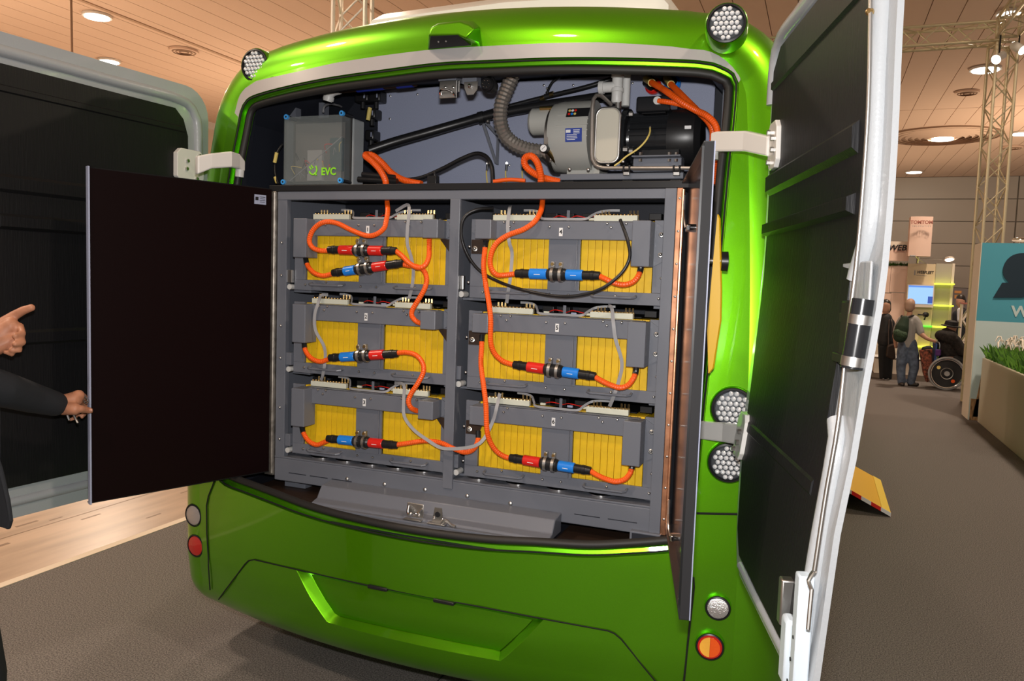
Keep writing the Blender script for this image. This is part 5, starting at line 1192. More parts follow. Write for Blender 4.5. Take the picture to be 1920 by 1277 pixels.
# hinge arms
def arm(par, pts, hgt, wd=0.035):
    P = [V(p) for p in pts]; g = G(); up = V((0, 0, 1))
    for i, p in enumerate(P):
        a = P[max(0, i-1)]; b = P[min(len(P)-1, i+1)]; d = (b - a); d.z = 0; d.normalize(); s = V((d.y, -d.x, 0))
        h = hgt[i] if hasattr(hgt, '__len__') else hgt
        g.v += [p + s*wd/2 - up*h/2, p - s*wd/2 - up*h/2, p - s*wd/2 + up*h/2, p + s*wd/2 + up*h/2]
    n = len(P)
    for i in range(n - 1):
        for k in range(4): g.f.append((i*4+k, i*4+(k+1) % 4, i*4+4+(k+1) % 4, i*4+4+k))
    g.f += [(0, 1, 2, 3), tuple((n-1)*4 + k for k in range(4))]
    return lab(g.build('hinge_arm', 'white_paint', par, smooth=0, bevel=0.006), 'white cranked hinge arm')
def hinge_plate(par, D, s, z, w, h, arm_o, n=0.001, bolts=()):
    c = 0.022; poly = [(s - w/2 + c, z - h/2), (s + w/2 - c, z - h/2), (s + w/2, z - h/2 + c), (s + w/2, z + h/2 - c), (s + w/2 - c, z + h/2), (s - w/2 + c, z + h/2), (s - w/2, z + h/2 - c), (s - w/2, z - h/2 + c)]
    g = G().prism([D.P(a, b, n) for a, b in poly], D.n*0.026); g.build('hinge_plate', 'white_paint', arm_o, smooth=0, bevel=0.003)
    g = G()
    for i, j in bolts: q = D.P(s + i*w, z + j*h, n + 0.026); g.cyl(q, q + D.n*0.010, 0.008, n=6)
    stuff(g.build('plate_bolts', 'zinc', arm_o))
q = DR.px(1447, 275, 0.01)
a = arm(dr, [PY(1338, 268, 2.76), PY(1347, 266, 2.74), PY(1401, 265, 2.62), PY(1447, 275, 2.50)], (0.066, 0.066, 0.064, 0.060), 0.03)
hinge_plate(dr, DR, 0.20, 2.160, 0.11, 0.135, a, 0.001, ((-0.2, 0.30), (0.25, 0.12), (0.25, -0.12), (-0.2, -0.34)))
a = arm(dr, [PY(1296, 803, 2.76), PY(1316, 806, 2.72), PY(1362, 811, 2.62), PY(1402, 818, 2.50)], (0.062, 0.062, 0.062, 0.058), 0.03)
hinge_plate(dr, DR, 0.20, 1.305, 0.11, 0.135, a, 0.001, ((0.25, 0.12), (0.25, -0.12), (-0.2, -0.34)))
G().cyl(PY(1338, 283, 2.745), PY(1338, 300, 2.745), 0.016, n=14).build('hinge_pin', 'pvc_grey', a)
a = arm(dl, [PY(455, 312, 2.82), PY(444, 302, 2.78), PY(430, 299, 2.72), PY(395, 302, 2.64), PY(368, 310, 2.585)], (0.045, 0.062, 0.066, 0.062, 0.075), 0.03)
qs = DL.px(352, 312, 0.02)
hinge_plate(dl, DL, qs[0], qs[1], 0.15, 0.145, a, 0.014, ((-0.3, 0.36), (0.15, 0.14), (0.18, -0.10), (-0.2, -0.36)))
G().cyl(PY(450, 318, 2.80), PY(449, 332, 2.80), 0.018, n=14).build('hinge_pin', 'pvc_grey', a)
# ------------------------------------------------------------------ man at the open door
man = thing('person', 'person in a dark suit holding the black rack door and pointing at the rack', 'person', (-2.46, 1.46, 0.0))
HIPC = V((-2.47, 1.46, 0.93)); CHEST = V((-2.50, 1.50, 1.32)); NECK = V((-2.49, 1.53, 1.50)); HEAD = V((-2.48, 1.56, 1.64))
SA, SB = V((-2.60, 1.60, 1.40)), V((-2.40, 1.40, 1.42))                    # shoulder of the gripping arm, of the pointing arm
EA = PY(-46, 716, 1.72); WA = PY(106, 757, 2.03)
EB = V((-2.42, 1.60, 1.22)); WB = PY(-32, 648, 1.78)
b = G()
limb(b, [(HIPC, 0.13), (V((-2.49, 1.48, 1.10)), 0.125), (CHEST, 0.14), (V((-2.495, 1.52, 1.42)), 0.10), (NECK, 0.055), (V((-2.485, 1.55, 1.56)), 0.055)])
b.ball(HEAD + V((0, 0, 0.01)), 0.095, 16, 12, (0.80, 1.0, 1.22)); b.ball(HEAD + V((0.03, 0.085, -0.01)), 0.017, 8, 6, (0.8, 1.2, 1.3)); b.ball(HEAD + V((0.02, 0.05, -0.075)), 0.05, 10, 8)
for s in (-1, 1): b.ball(HEAD + V((s*0.078, 0.0 - s*0.02, -0.005)), 0.022, 8, 6, (0.5, 0.9, 1.4))
limb(b, [(CHEST + V((0, 0.02, 0.08)), 0.09), (SA, 0.062), (EA, 0.045), (WA, 0.028)]); limb(b, [(CHEST + V((0, 0, 0.08)), 0.09), (SB, 0.062), (EB, 0.045), (WB, 0.030)])
LA, LB_ = V((-2.56, 1.42, 0.86)), V((-2.38, 1.54, 0.86)); KA, KB = V((-2.58, 1.44, 0.48)), V((-2.335, 1.60, 0.48)); FA, FB = V((-2.58, 1.40, 0.09)), V((-2.33, 1.575, 0.09))
for A, K, Fq in ((LA, KA, FA), (LB_, KB, FB)): limb(b, [(A, 0.085), (K, 0.055), (Fq, 0.04)])
# gripping hand: back of hand, thumb on the near side, fingers behind the door edge
def hp(x, y, Y): return PY(x, y, Y)
KN = hp(147, 742, 2.085)
limb(b, [(WA, 0.028), (hp(122, 755, 2.05), 0.031), (hp(138, 750, 2.07), 0.030), (KN, 0.022)], 10)
limb(b, [(hp(120, 765, 2.035), 0.026), (hp(140, 767, 2.045), 0.022)], 10)
limb(b, [(hp(118, 766, 2.035), 0.020), (hp(138, 768, 2.045), 0.0165), (hp(152, 767, 2.06), 0.0142), (hp(163, 769, 2.09), 0.0128), (hp(169, 770, 2.098), 0.0112)], 10)
for (k0, k1, k2, k3, r) in (((147, 740, 2.085), (157, 742, 2.13), (166, 752, 2.16), (170, 760, 2.168), 0.0095), ((147, 748, 2.09), (157, 752, 2.14), (167, 760, 2.165), (171, 768, 2.17), 0.0095), ((144, 756, 2.09), (153, 764, 2.14), (160, 774, 2.15), (154, 782, 2.135), 0.009), ((138, 764, 2.08), (145, 774, 2.12), (140, 784, 2.12), (131, 787, 2.11), 0.0082)):
    limb(b, [(hp(*k0), r*1.15), (hp(*k1), r*1.05), (hp(*k2), r), (hp(*k3), r*0.85)], 8)
# pointing hand
PB = 1.84
limb(b, [(WB, 0.030), (hp(-14, 636, 1.80), 0.034), (hp(8, 622, 1.83), 0.034), (hp(20, 612, PB), 0.028)], 10)
limb(b, [(hp(-8, 650, 1.80), 0.030), (hp(16, 640, 1.83), 0.029)], 10)
limb(b, [(hp(8, 604, PB), 0.0195), (hp(28, 591, PB + 0.02), 0.0165), (hp(44, 582, PB + 0.03), 0.0145), (hp(59, 577, PB + 0.04), 0.0125)], 10)
for (k0, k1, k2, k3, r) in (((16, 608, PB + 0.01), (38, 612, PB + 0.02), (42, 626, PB + 0.0), (28, 630, PB - 0.03), 0.0115), ((14, 622, PB), (38, 628, PB + 0.01), (42, 642, PB - 0.01), (28, 645, PB - 0.035), 0.0115), ((12, 636, PB - 0.005), (34, 644, PB), (36, 656, PB - 0.015), (22, 656, PB - 0.035), 0.0105), ((4, 650, PB - 0.01), (24, 658, PB - 0.01), (22, 664, PB - 0.03), (10, 660, PB - 0.04), 0.009)):
    limb(b, [(hp(*k0), r*1.15), (hp(*k1), r*1.05), (hp(*k2), r), (hp(*k3), r*0.9)], 8)
remesh(b, 'body', 'skin', man, 0.0048, 3)
j = G()
limb(j, [(HIPC + V((0, 0, 0.02)), 0.165), (V((-2.49, 1.48, 1.12)), 0.165), (CHEST, 0.175), (V((-2.495, 1.51, 1.44)), 0.10)]); limb(j, [(CHEST + V((0, 0.02, 0.06)), 0.12), (SA, 0.085), (EA, 0.066), (hp(5, 730, 1.80), 0.060), (hp(60, 746, 1.92), 0.053), (hp(102, 757, 2.005), 0.045)])
limb(j, [(CHEST + V((0, 0, 0.06)), 0.12), (SB, 0.085), (EB, 0.066), (PY(-70, 668, 1.74), 0.048)])
limb(j, [(SA, 0.085), (V((-2.50, 1.50, 1.43)), 0.10), (SB, 0.085)]); limb(j, [(HIPC + V((0, 0, -0.08)), 0.16), (HIPC, 0.165)])
jk = remesh(j, 'jacket', 'suit', man, 0.009, 5)
fl_ = [PY(-60, 700, 1.58), PY(0, 880, 1.60), PY(14, 940, 1.60), PY(19, 978, 1.60), PY(14, 994, 1.60), PY(-4, 986, 1.60), PY(-60, 975, 1.56)]
lab(G().prism(fl_, V((0.0, 0.012, 0))).build('jacket_front', 'suit', man, smooth=0, bevel=0.004), 'open dark jacket front')
tr = G()
for A, K, Fq in ((LA, KA, FA), (LB_, KB, FB)): limb(tr, [(HIPC, 0.14), (A, 0.115), (K, 0.085), (Fq + V((0, 0, 0.0)), 0.072)])
remesh(tr, 'trousers', 'suit_trousers', man, 0.010, 4)
for Fq in (FA, FB):
    s = G(); limb(s, [(V((Fq.x, Fq.y - 0.03, 0.045)), 0.044), (V((Fq.x + 0.02, Fq.y + 0.08, 0.042)), 0.041), (V((Fq.x + 0.04, Fq.y + 0.18, 0.036)), 0.035)]); remesh(s, 'shoe', 'shoe', man, 0.009, 3)
h = G(); h.ball(HEAD + V((0, -0.018, 0.035)), 0.098, 16, 12, (0.84, 0.98, 1.1)); lab(h.build('hair', 'hair_grey', man), 'short dark grey hair')
for dx in (-0.022, 0.036): G().ball(HEAD + V((dx, 0.079, 0.018)), 0.011, 8, 6).build('eye', 'label_white', man)
G().tube([HEAD + V((-0.02, 0.092, -0.055)), HEAD + V((0.015, 0.098, -0.057)), HEAD + V((0.045, 0.088, -0.055))], 0.004, 6).build('mouth', mat('lip', (0.35, 0.12, 0.09), 0.5), man)
lab(G().ball(hp(170, 769, 2.088), 0.0075, 8, 6, (0.9, 0.5, 0.8)).build('thumb_nail', 'nail', man), 'thumb nail')
sh = G(); limb(sh, [(CHEST + V((0.05, 0.09, 0.05)), 0.09), (NECK + V((0, 0, -0.03)), 0.066)]); remesh(sh, 'shirt', 'shirt', man, 0.009, 3)
t = thing('key_ring', 'small bunch of steel keys hanging in the hand at the door edge', 'keys', tuple(hp(140, 780, 2.06)))
for i, (a_, b_) in enumerate((((138, 777), (146, 793)), ((126, 778), (130, 788)))): G().tube([hp(*a_, 2.055), hp(*b_, 2.055)], 0.004, 6).build('key', 'zinc', t)
for i in range(4): G().lathe([(-0.001, 0.010), (-0.001, 0.012), (0.001, 0.012), (0.001, 0.010)], hp(155 + i*2.0, 742 + i*3.2, 2.105), (1, 0.2, 0.5), 14, caps=False).build('ring', 'zinc', t)
# ------------------------------------------------------------------ yellow ramp at the bus side
t = thing('wheelchair_ramp', 'yellow folding ramp with red and white edge sloping from the bus side', 'ramp', (0.25, 7.3, 0.0))
rA, rB = V((0.606, 6.73, 0.004)), V((-0.045, 6.73, 0.316)); rC = V((0, 1.15, 0)); th = V((0, 0, 0.025))
G().prism([rA, rB, rB + rC, rA + rC], th).build('plate', 'yellow_paint', t, smooth=0, bevel=0.003)
u = (rB - rA)
G().prism([rA + th, rA + u*0.10 + th, rA + u*0.10 + rC + th, rA + rC + th], V((0, 0, 0.004))).build('grip_strip', mat('pale_yellow', (0.85, 0.60, 0.05), 0.5), t, smooth=0)
for k in range(9):
    G().prism([rA + u*(k/9), rA + u*((k+1)/9), rA + u*((k+1)/9) + th*1.25, rA + u*(k/9) + th*1.25], V((0, -0.004, 0))).build('edge_stripe', 'red_plastic' if k % 2 else 'label_white', t, smooth=0)
# ------------------------------------------------------------------ stands at the far side of the hall
mat('teal_print', (0.065, 0.31, 0.42), 0.55); mat('navy_print', (0.006, 0.022, 0.040), 0.5); mat('pale_print', (0.50, 0.62, 0.64), 0.5)
mat('stand_white', (0.70, 0.62, 0.52), 0.45); mat('stand_cream_lit', (0.62, 0.50, 0.33), 0.45); mat('stand_pink', (0.78, 0.56, 0.46), 0.5)
mat('basket_print', (0.36, 0.20, 0.09), 0.6, noise=0.6, nscale=9, stretch=(6, 1, 1))
mat('led_yellow', (0.8, 0.9, 0.05), 0.4, emis=(0.85, 1.0, 0.06), estr=1.5); mat('led_green', (0.1, 0.8, 0.05), 0.4, emis=(0.12, 1.0, 0.05), estr=1.0)
mat('screen', (0.02, 0.03, 0.05), 0.2, emis=(0.35, 0.60, 1.0), estr=1.1); mat('screen_dark', (0.02, 0.03, 0.05), 0.2, emis=(0.05, 0.13, 0.55), estr=0.8); mat('screen_bar', (0.02, 0.03, 0.05), 0.2, emis=(0.12, 0.30, 0.85), estr=1.0)
mat('leaf', (0.10, 0.26, 0.02), 0.6); mat('leaf_dark', (0.045, 0.13, 0.015), 0.6); mat('plume', (0.80, 0.72, 0.62), 0.8)
mat('planter_white', (0.52, 0.48, 0.38), 0.5)
TY = 12.6; e0 = PZ(1814, 787, 0); TX = e0.x; TY = e0.y; th_ = 0.52
tw = thing('teal_wall', 'white edged exhibition wall with teal panel, dark curved logo and pale letter', 'wall', (TX + 1.5, TY + 0.25, 0))
ztop_ = PY(1836, 455, TY).z; zteal = PY(1826, 601, TY).z; XR = TX + 3.4
G().box((TX, TY + 0.006, 0), (XR, TY + th_, ztop_)).build('core', 'stand_white', tw, smooth=0)
G().box((TX + 0.01, TY, zteal), (XR, TY + 0.006, ztop_)).build('teal_panel', 'teal_print', tw, smooth=0)
G().box((TX + 0.01, TY, 0.0), (XR, TY + 0.006, zteal)).build('picture_panel', 'pale_print', tw, smooth=0)
for i, (x0, x1, z0, z1, sl) in enumerate(((0.06, 0.28, 0.05, 0.95, 0.10), (0.02, 0.30, 0.0, 0.30, 0.0), (0.42, 0.62, 0.7, 1.36, 0.30), (0.72, 0.95, 0.5, 1.38, 0.25))):
    G().prism([V((TX + x0, TY, z0)), V((TX + x1, TY, z0)), V((TX + x1 + sl, TY, z1)), V((TX + x0 + sl, TY, z1))], V((0, -0.003, 0))).build('picture_shape', 'basket_print', tw, smooth=0)
lg = [(1935,474),(1912,475),(1900,478),(1890,485),(1883,495),(1880,506),(1881,516),(1885,523),(1891,530),(1879,530),(1862,558),(1915,558),(1932,554),(1944,545),(1950,534),(1951,522),(1945,512),(1935,505),(1928,501),(1960,501),(1975,474)]
sp_ = spline([PY(x, y, TY) for x, y in lg[:9]], 0.03); P_ = sp_ + [PY(x, y, TY) for x, y in lg[9:]]
lab(G().prism(P_, V((0, -0.02, 0))).build('logo', 'navy_print', tw, smooth=0), 'dark curved logo')
text_mesh('lettering', 'W', 'pale_print', PY(1913, 585, TY - 0.006), 0.20, parent=tw, depth=0.003, bold=0.006)
# planter in front of it
pz = PY(1829, 670, TY - 0.15).z; PX0 = TX + 0.10
pl = thing('planter', 'long white planter box in front of the teal wall', 'planter', (PX0 + 0.3, 10.4, 0))
G().box((PX0, 8.2, 0), (PX0 + 0.62, TY - 0.12, pz)).build('box', 'planter_white', pl, smooth=0, bevel=0.01); G().box((PX0 + 0.03, 8.23, pz), (PX0 + 0.59, TY - 0.15, pz + 0.01)).build('soil', 'leaf_dark', pl, smooth=0)
g1, g2, g3 = G(), G(), G()
for k in range(2600):
    x = PX0 + 0.02 + random.random()*0.55; y = 8.25 + random.random()*(TY - 8.45); h = 0.08 + random.random()*0.14; a = random.random()*6.28; l = 0.03 + random.random()*0.10; w_ = 0.006
    dx, dy = math.cos(a)*l, math.sin(a)*l; g = g1 if random.random() < 0.6 else g2
    g.add([(x - w_, y, pz), (x + w_, y + 0.004, pz), (x + dx*0.4 + w_, y + dy*0.4, pz + h*0.7), (x + dx, y + dy, pz + h)], [(0, 1, 2), (0, 2, 3)])
for k in range(110):
    x = PX0 + 0.03 + random.random()*0.5; y = 8.4 + random.random()*(TY - 8.7); a = random.random()*6.28; h = 0.24 + random.random()*0.10; l = 0.05 + random.random()*0.06
    dx, dy = math.cos(a)*l, math.sin(a)*l
    g3.tube([V((x + dx*0.2, y + dy*0.2, pz + h*0.75)), V((x + dx*0.5, y + dy*0.5, pz + h)), V((x + dx*0.9, y + dy*0.9, pz + h)), V((x + dx*1.25, y + dy*1.25, pz + h*0.8))], [0.006, 0.010, 0.010, 0.004], 5)
    g2.tube([V((x, y, pz)), V((x + dx*0.2, y + dy*0.2, pz + h*0.75))], 0.003, 4)
tag(g1.build('planter_grass', 'leaf', smooth=0), 'fresh green grass growing in the white planter', 'grass', kind='stuff')
tag(g2.build('planter_grass', 'leaf_dark', smooth=0), 'dark green stems growing in the white planter', 'grass', kind='stuff')
tag(g3.build('plume_flowers', 'plume', smooth=60), 'curved white flower plumes above the planter grass', 'flowers', kind='stuff')
# booth of the telematics stand
YB = 19.6
def wbox(name, px0, py0, px1, y_bot, Y, dep, m, par, floor=False):
    a = PY(px0, py0, Y); xb = PY(px1, py0, Y).x; z = 0.0 if floor else PY((px0 + px1)/2, y_bot, Y).z
    return G().box((a.x, Y, z), (xb, Y + dep, a.z)).build(name, m, par, smooth=0)
t = thing('booth_wall', 'cream exhibition booth wall with glowing yellow shelf lines and lettering', 'wall', (PY(1747, 690, YB).x, YB + 0.2, 0))
wbox('panel', 1703, 494, 1755, 690, YB, 0.08, 'stand_cream_lit', t, True); wbox('panel', 1755.5, 494, 1786, 690, YB + 0.02, 0.3, mat('stand_grey', (0.40, 0.37, 0.30), 0.4), t, True); wbox('edge', 1786, 494, 1791, 690, YB - 0.02, 0.34, 'stand_white', t, True)  # yellowish light on the first panel is put into its colour
for px0, px1, py, m in ((1753, 1790, 532, 'led_yellow'), (1752, 1788, 572.5, 'led_yellow'), (1727, 1748, 611.5, 'led_green'), (1748, 1795, 612.5, 'led_yellow'), (1716, 1755, 649.5, 'led_yellow')):
    a = PY(px0, py, YB - 0.12); b_ = PY(px1, py, YB - 0.12); lab(G().box((a.x, YB - 0.14, a.z - 0.015), (b_.x, YB, a.z + 0.015)).build('light_shelf', m, t, smooth=0), 'thin glowing shelf edge')
text_mesh('lettering', 'WEBFLEET', 'ink', PY(1734.5, 511, YB - 0.004), 0.090, parent=t, depth=0.002, shear=0.2, sx=0.78, bold=0.002)
text_mesh('sublettering', 'business solutions', 'grey_ribbon', PY(1728, 516.5, YB - 0.004), 0.028, parent=t, depth=0.002)
G().box(PY(1714.5, 507, YB - 0.004), PY(1716, 516, YB - 0.002)).build('lettering_mark', 'grey_ribbon', t, smooth=0)
t = thing('monitor', 'wall monitor showing a bright blue window on the cream booth', 'monitor', tuple(PY(1727, 577, YB - 0.1)))
wbox('frame', 1702, 533, 1753, 576, YB - 0.1, 0.09, 'stand_white', t); wbox('screen', 1704, 535, 1750.5, 570, YB - 0.105, 0.006, 'screen', t); wbox('title_bar', 1704, 535, 1750.5, 539, YB - 0.11, 0.005, 'screen_bar', t); wbox('side_pane', 1740, 556, 1749, 569, YB - 0.11, 0.005, 'screen_dark', t)
t = thing('booth_panels', 'white and pink booth panels standing beside the cream booth wall', 'wall', (PY(1680, 690, YB).x, YB + 0.3, 0))
for x0, x1, y0, y1 in ((1630, 1671, 497, 548), (1671.5, 1703, 497, 548), (1630, 1671, 549, 612), (1671.5, 1703, 549, 612)): wbox('panel', x0, y0, min(x1, 1702), y1, YB + 0.15, 0.2, 'stand_pink', t)
wbox('panel', 1630, 613, 1702, 690, YB + 0.15, 0.2, 'stand_white', t, True)
t = thing('sign_board', 'white sign board with dark lettering above the grass strip', 'sign', tuple(PY(1690, 470, YB + 0.1)))
wbox('board', 1640, 452, 1706, 489, YB + 0.1, 0.15, 'stand_pink', t); wbox('light_band', 1640, 452, 1706, 461, YB + 0.09, 0.02, 'stand_white', t)
text_mesh('lettering', 'WEBFLEET', 'ink', PY(1665, 464.5, YB + 0.085), 0.175, parent=t, depth=0.003, shear=0.2, align='LEFT', bold=0.004, sx=1.0)
text_mesh('sublettering', 'TomTom  T E L', 'lip', PY(1676, 471.5, YB + 0.085), 0.055, parent=t, depth=0.002, align='LEFT')
g = G(); a = PY(1630, 494, YB + 0.15); b_ = PY(1704, 494, YB + 0.15)
for k in range(400):
    x = a.x + (b_.x - a.x)*random.random(); h = 0.04 + random.random()*0.06; g.add([(x, YB + 0.1 + random.random()*0.15, a.z - 0.04), (x + 0.015, YB + 0.2, a.z - 0.04), (x + random.uniform(-0.03, 0.03), YB + 0.12, a.z - 0.04 + h)], [(0, 1, 2)])
tag(g.build('grass_strip', 'leaf', smooth=0), 'strip of bright grass on top of the pink booth panels', 'grass', kind='stuff')
t = thing('sign_tower', 'tall hanging pink sign column with small dark lettering', 'sign', tuple(PY(1727, 480, YB - 0.3)))
a = PY(1706.5, 406, YB - 0.3); b_ = PY(1748, 481, YB - 0.3); xc = (a.x + PY(1746, 481, YB - 0.3).x)/2; N = 10; hw2 = (PY(1747.5, 440, YB - 0.3).x - PY(1705.5, 440, YB - 0.3).x)/2
P_ = [V((xc - hw2 + 2*hw2*k/N, YB - 0.3 - 0.05*math.sin(math.pi*k/N), b_.z)) for k in range(N + 1)] + [V((xc + hw2, YB + 0.03, b_.z)), V((xc - hw2, YB + 0.03, b_.z))]
G().prism(P_, V((0, 0, a.z - b_.z))).build('column', 'stand_pink', t, smooth=30); text_mesh('lettering', 'TOMTOM', 'lip', PY(1728, 417, YB - 0.45), 0.098, parent=t, depth=0.002, bold=0.004); text_mesh('sublettering', 'T E L E M A T I C S', 'grey_ribbon', PY(1728, 424.5, YB - 0.45), 0.045, parent=t, depth=0.002)
G().cyl((xc, YB + 0.04, PY(1728, 494, YB).z - 0.01), (xc, YB - 0.05, b_.z), 0.025, n=8).build('support_pole', 'zinc', t)
t = thing('arm_lamp', 'small silver arm lamp above the cream booth wall', 'lamp', tuple(PY(1735, 492, YB)))
G().tube([PY(1735, 494, YB), PY(1722, 486, YB - 0.3), PY(1716, 480, YB - 0.5)], 0.012, 6).build('arm', 'zinc', t); G().obox(PY(1711, 480, YB - 0.5), (0.11, 0.10, 0.03)).build('head', 'grey_ribbon', t, bevel=0.01)
t = thing('counter', 'low white counter at the foot of the booth panels', 'counter', (PY(1690, 700, 18.6).x, 18.9, 0)); wbox('body', 1640, 672, 1742, 700, 18.6, 0.6, 'stand_white', t, True); wbox('top', 1639, 669, 1743, 672, 18.55, 0.7, 'label_white', t)
t = thing('display_arm', 'black camera like display on an arm fixed to the booth wall', 'display', tuple(PY(1742, 592, YB)))
G().tube([PY(1722, 590, YB), PY(1722, 590, YB - 0.2), PY(1736, 591, YB - 0.25), PY(1733, 600, YB - 0.25)], 0.018, 6).build('arm', 'black_plastic', t); G().lathe([(-0.05, 0.03), (-0.04, 0.055), (0.03, 0.055), (0.05, 0.02)], PY(1736, 590, YB - 0.3), (0.4, -1, 0), 14).build('head', 'black_plastic', t)
t = thing('zigzag_shelf', 'white zigzag shelf between the booth and the teal wall', 'shelf', (PY(1808, 690, 18.5).x, 18.5, 0))
for y0, y1, a_, b_ in ((580, 600, 1816, 1804), (600, 620, 1804, 1816), (620, 640, 1816, 1804), (640, 660, 1804, 1816), (660, 692, 1816, 1806)):
    A, B = PY(a_, y0, 18.5), PY(b_, y1, 18.5); d = B - A; G().obox((A + B)/2, (0.03, 0.25, d.length), (d.cross(V((0, 1, 0))).normalized(), V((0, 1, 0)), d.normalized())).build('slat', 'stand_white', t, smooth=0)
a = PY(1802, 570, 18.5); G().box((a.x, 18.4, 0), (a.x + 0.03, 18.6, a.z)).build('upright', 'stand_white', t, smooth=0); G().box((a.x - 0.02, 18.38, a.z), (a.x + 0.35, 18.65, a.z + 0.03)).build('top', 'lip', t, smooth=0)
t = thing('far_stand', 'dark far stand with small orange lit pictures', 'stand', (PY(1797, 690, 27).x, 27, 0)); wbox('frame', 1788, 540, 1815, 690, 27, 0.3, mat('far_grey', (0.20, 0.19, 0.20), 0.6), t, True); mat('amber_print', (0.75, 0.36, 0.12), 0.5)
for y0, y1 in ((545, 550), (553, 560)): wbox('picture', 1790, y0, 1803, y1, 26.98, 0.02, 'amber_print', t)
t = thing('wall_spotlight', 'glowing round lamp on the far wall above the cream booth', 'lamp', tuple(PY(1780, 486, 30))); q = PY(1780, 486, 30); G().lathe([(-0.06, 0.12), (0.0, 0.16), (0.02, 0.16)], q, (0.1, -0.35, -1), 18).build('housing', 'white_paint', t); G().cyl(q + V((0.002, -0.007, -0.021)), q + V((0.003, -0.011, -0.033)), 0.12, n=18).build('glass', 'lamp_glow', t); G().cyl(q, q + V((0.2, 10.7, 0.4)), 0.02, n=6).build('cable', 'zinc', t)
t = thing('stand_lamp', 'chrome lamp head on top of the teal wall', 'lamp', tuple(PY(1912, 452, TY + 0.2))); q = PY(1912, 450, TY + 0.2); G().ball(q, 0.06, 12, 8, (1.6, 1, 0.6)).build('head', 'chrome', t); G().cyl(V((q.x, q.y, ztop_)), q, 0.015, n=8).build('stem', 'zinc', t)
# ------------------------------------------------------------------ people in the aisle
mat('shirt_grey', (0.30, 0.29, 0.28), 0.8); mat('jeans', (0.075, 0.10, 0.15), 0.8, noise=0.35, nscale=12); mat('pack', (0.012, 0.03, 0.015), 0.8); mat('pack_check', (0.03, 0.06, 0.03), 0.8, noise=0.8, nscale=60)
mat('skin_far', (0.45, 0.24, 0.16), 0.6); mat('bald', (0.34, 0.22, 0.16), 0.6); mat('black_fur', (0.012, 0.009, 0.008), 0.9, noise=0.7, nscale=25); mat('floral', (0.10, 0.05, 0.04), 0.8, noise=0.9, nscale=22, c2=(0.35, 0.10, 0.06)); mat('denim_blue', (0.03, 0.08, 0.25), 0.7)
MYF = 16.45
def mp_(x, y, dy=0.0): return PY(x, y, MYF + dy)
def figure(name, label, base, skin, parts, voxel=0.014):
    t = thing(name, label, 'person', base); g = G()
    for L in skin: limb(g, L, 10)
    remesh(g, 'body', 'skin_far', t, voxel, 3)
    for nm, m, Ls in parts:
        g = G()
        for L in Ls: limb(g, L, 10)
        remesh(g, nm, m, t, voxel, 3)
    return t
f0 = mp_(1703, 722)
t = figure('person', 'person in grey shirt and jeans with a green backpack, pushing the wheelchair', (f0.x, MYF, 0),
  [[(mp_(1706, 576), 0.085), (mp_(1707, 568, 0.02), 0.085)], [(mp_(1706, 588), 0.05), (mp_(1703, 600), 0.06), (mp_(1701, 640), 0.10)], [(mp_(1720, 604), 0.06), (mp_(1727, 626, -0.08), 0.05), (mp_(1738, 635, -0.17), 0.036), (mp_(1748, 638.5, -0.24), 0.030), (mp_(1753, 640, -0.25), 0.033)], [(mp_(1688, 606), 0.06), (mp_(1678, 630, 0.1), 0.045), (mp_(1680, 650, 0.1), 0.035)], [(mp_(1694, 655), 0.08), (mp_(1689, 690), 0.055), (mp_(1690, 718), 0.045)], [(mp_(1709, 655), 0.08), (mp_(1714, 690), 0.055), (mp_(1708, 718), 0.045)]],
  [('shirt', 'shirt_grey', [[(mp_(1705, 594), 0.06), (mp_(1703, 606), 0.13), (mp_(1701, 630), 0.135), (mp_(1701, 645), 0.13)], [(mp_(1714, 600), 0.09), (mp_(1721, 608, -0.02), 0.08), (mp_(1726, 623, -0.07), 0.07)], [(mp_(1692, 600), 0.08), (mp_(1684, 612, 0.03), 0.07), (mp_(1680, 622, 0.06), 0.06)]]),
   ('jeans', 'jeans', [[(mp_(1697, 645), 0.125), (mp_(1692, 665), 0.105), (mp_(1689, 690), 0.085), (mp_(1690, 716), 0.07)], [(mp_(1706, 645), 0.125), (mp_(1712, 665), 0.105), (mp_(1714, 690), 0.085), (mp_(1708, 716), 0.072)]]),
   ('shoe', 'shoe', [[(mp_(1688, 721), 0.045), (mp_(1692, 721, -0.1), 0.045)]]), ('shoe', 'shoe', [[(mp_(1706, 721), 0.045), (mp_(1719, 721, -0.03), 0.042)]]),
   ('hair', 'bald', [[(mp_(1706, 571, -0.01), 0.093), (mp_(1705, 577, -0.02), 0.085)]])])
for s, x in ((-1, 1698.5), (1, 1714.5)): G().ball(mp_(x, 577), 0.026, 8, 6, (0.5, 0.7, 1.2)).build('ear', 'skin_far', t)
bk_ = thing('backpack', 'dark green backpack on the back of the person in jeans', 'backpack', tuple(mp_(1690, 640, -0.2)))
g = G(); limb(g, [(mp_(1696, 600, -0.20), 0.08), (mp_(1691, 615, -0.235), 0.12), (mp_(1688, 630, -0.245), 0.125)]); remesh(g, 'bag', 'pack', bk_, 0.014, 3); g = G(); limb(g, [(mp_(1682, 624, -0.325), 0.07), (mp_(1694, 628, -0.325), 0.07)]); remesh(g, 'pocket', 'pack_check', bk_, 0.014, 3)
for pts in (((1697, 597, -0.18), (1706, 594, -0.10), (1713, 592, -0.02), (1716, 604, 0.09)), ((1692, 597, -0.18), (1691, 592, -0.08), (1689, 600, 0.08))): G().tube(spline([mp_(*p) for p in pts], 0.03), 0.018, 6).build('strap', 'black_matt', bk_)
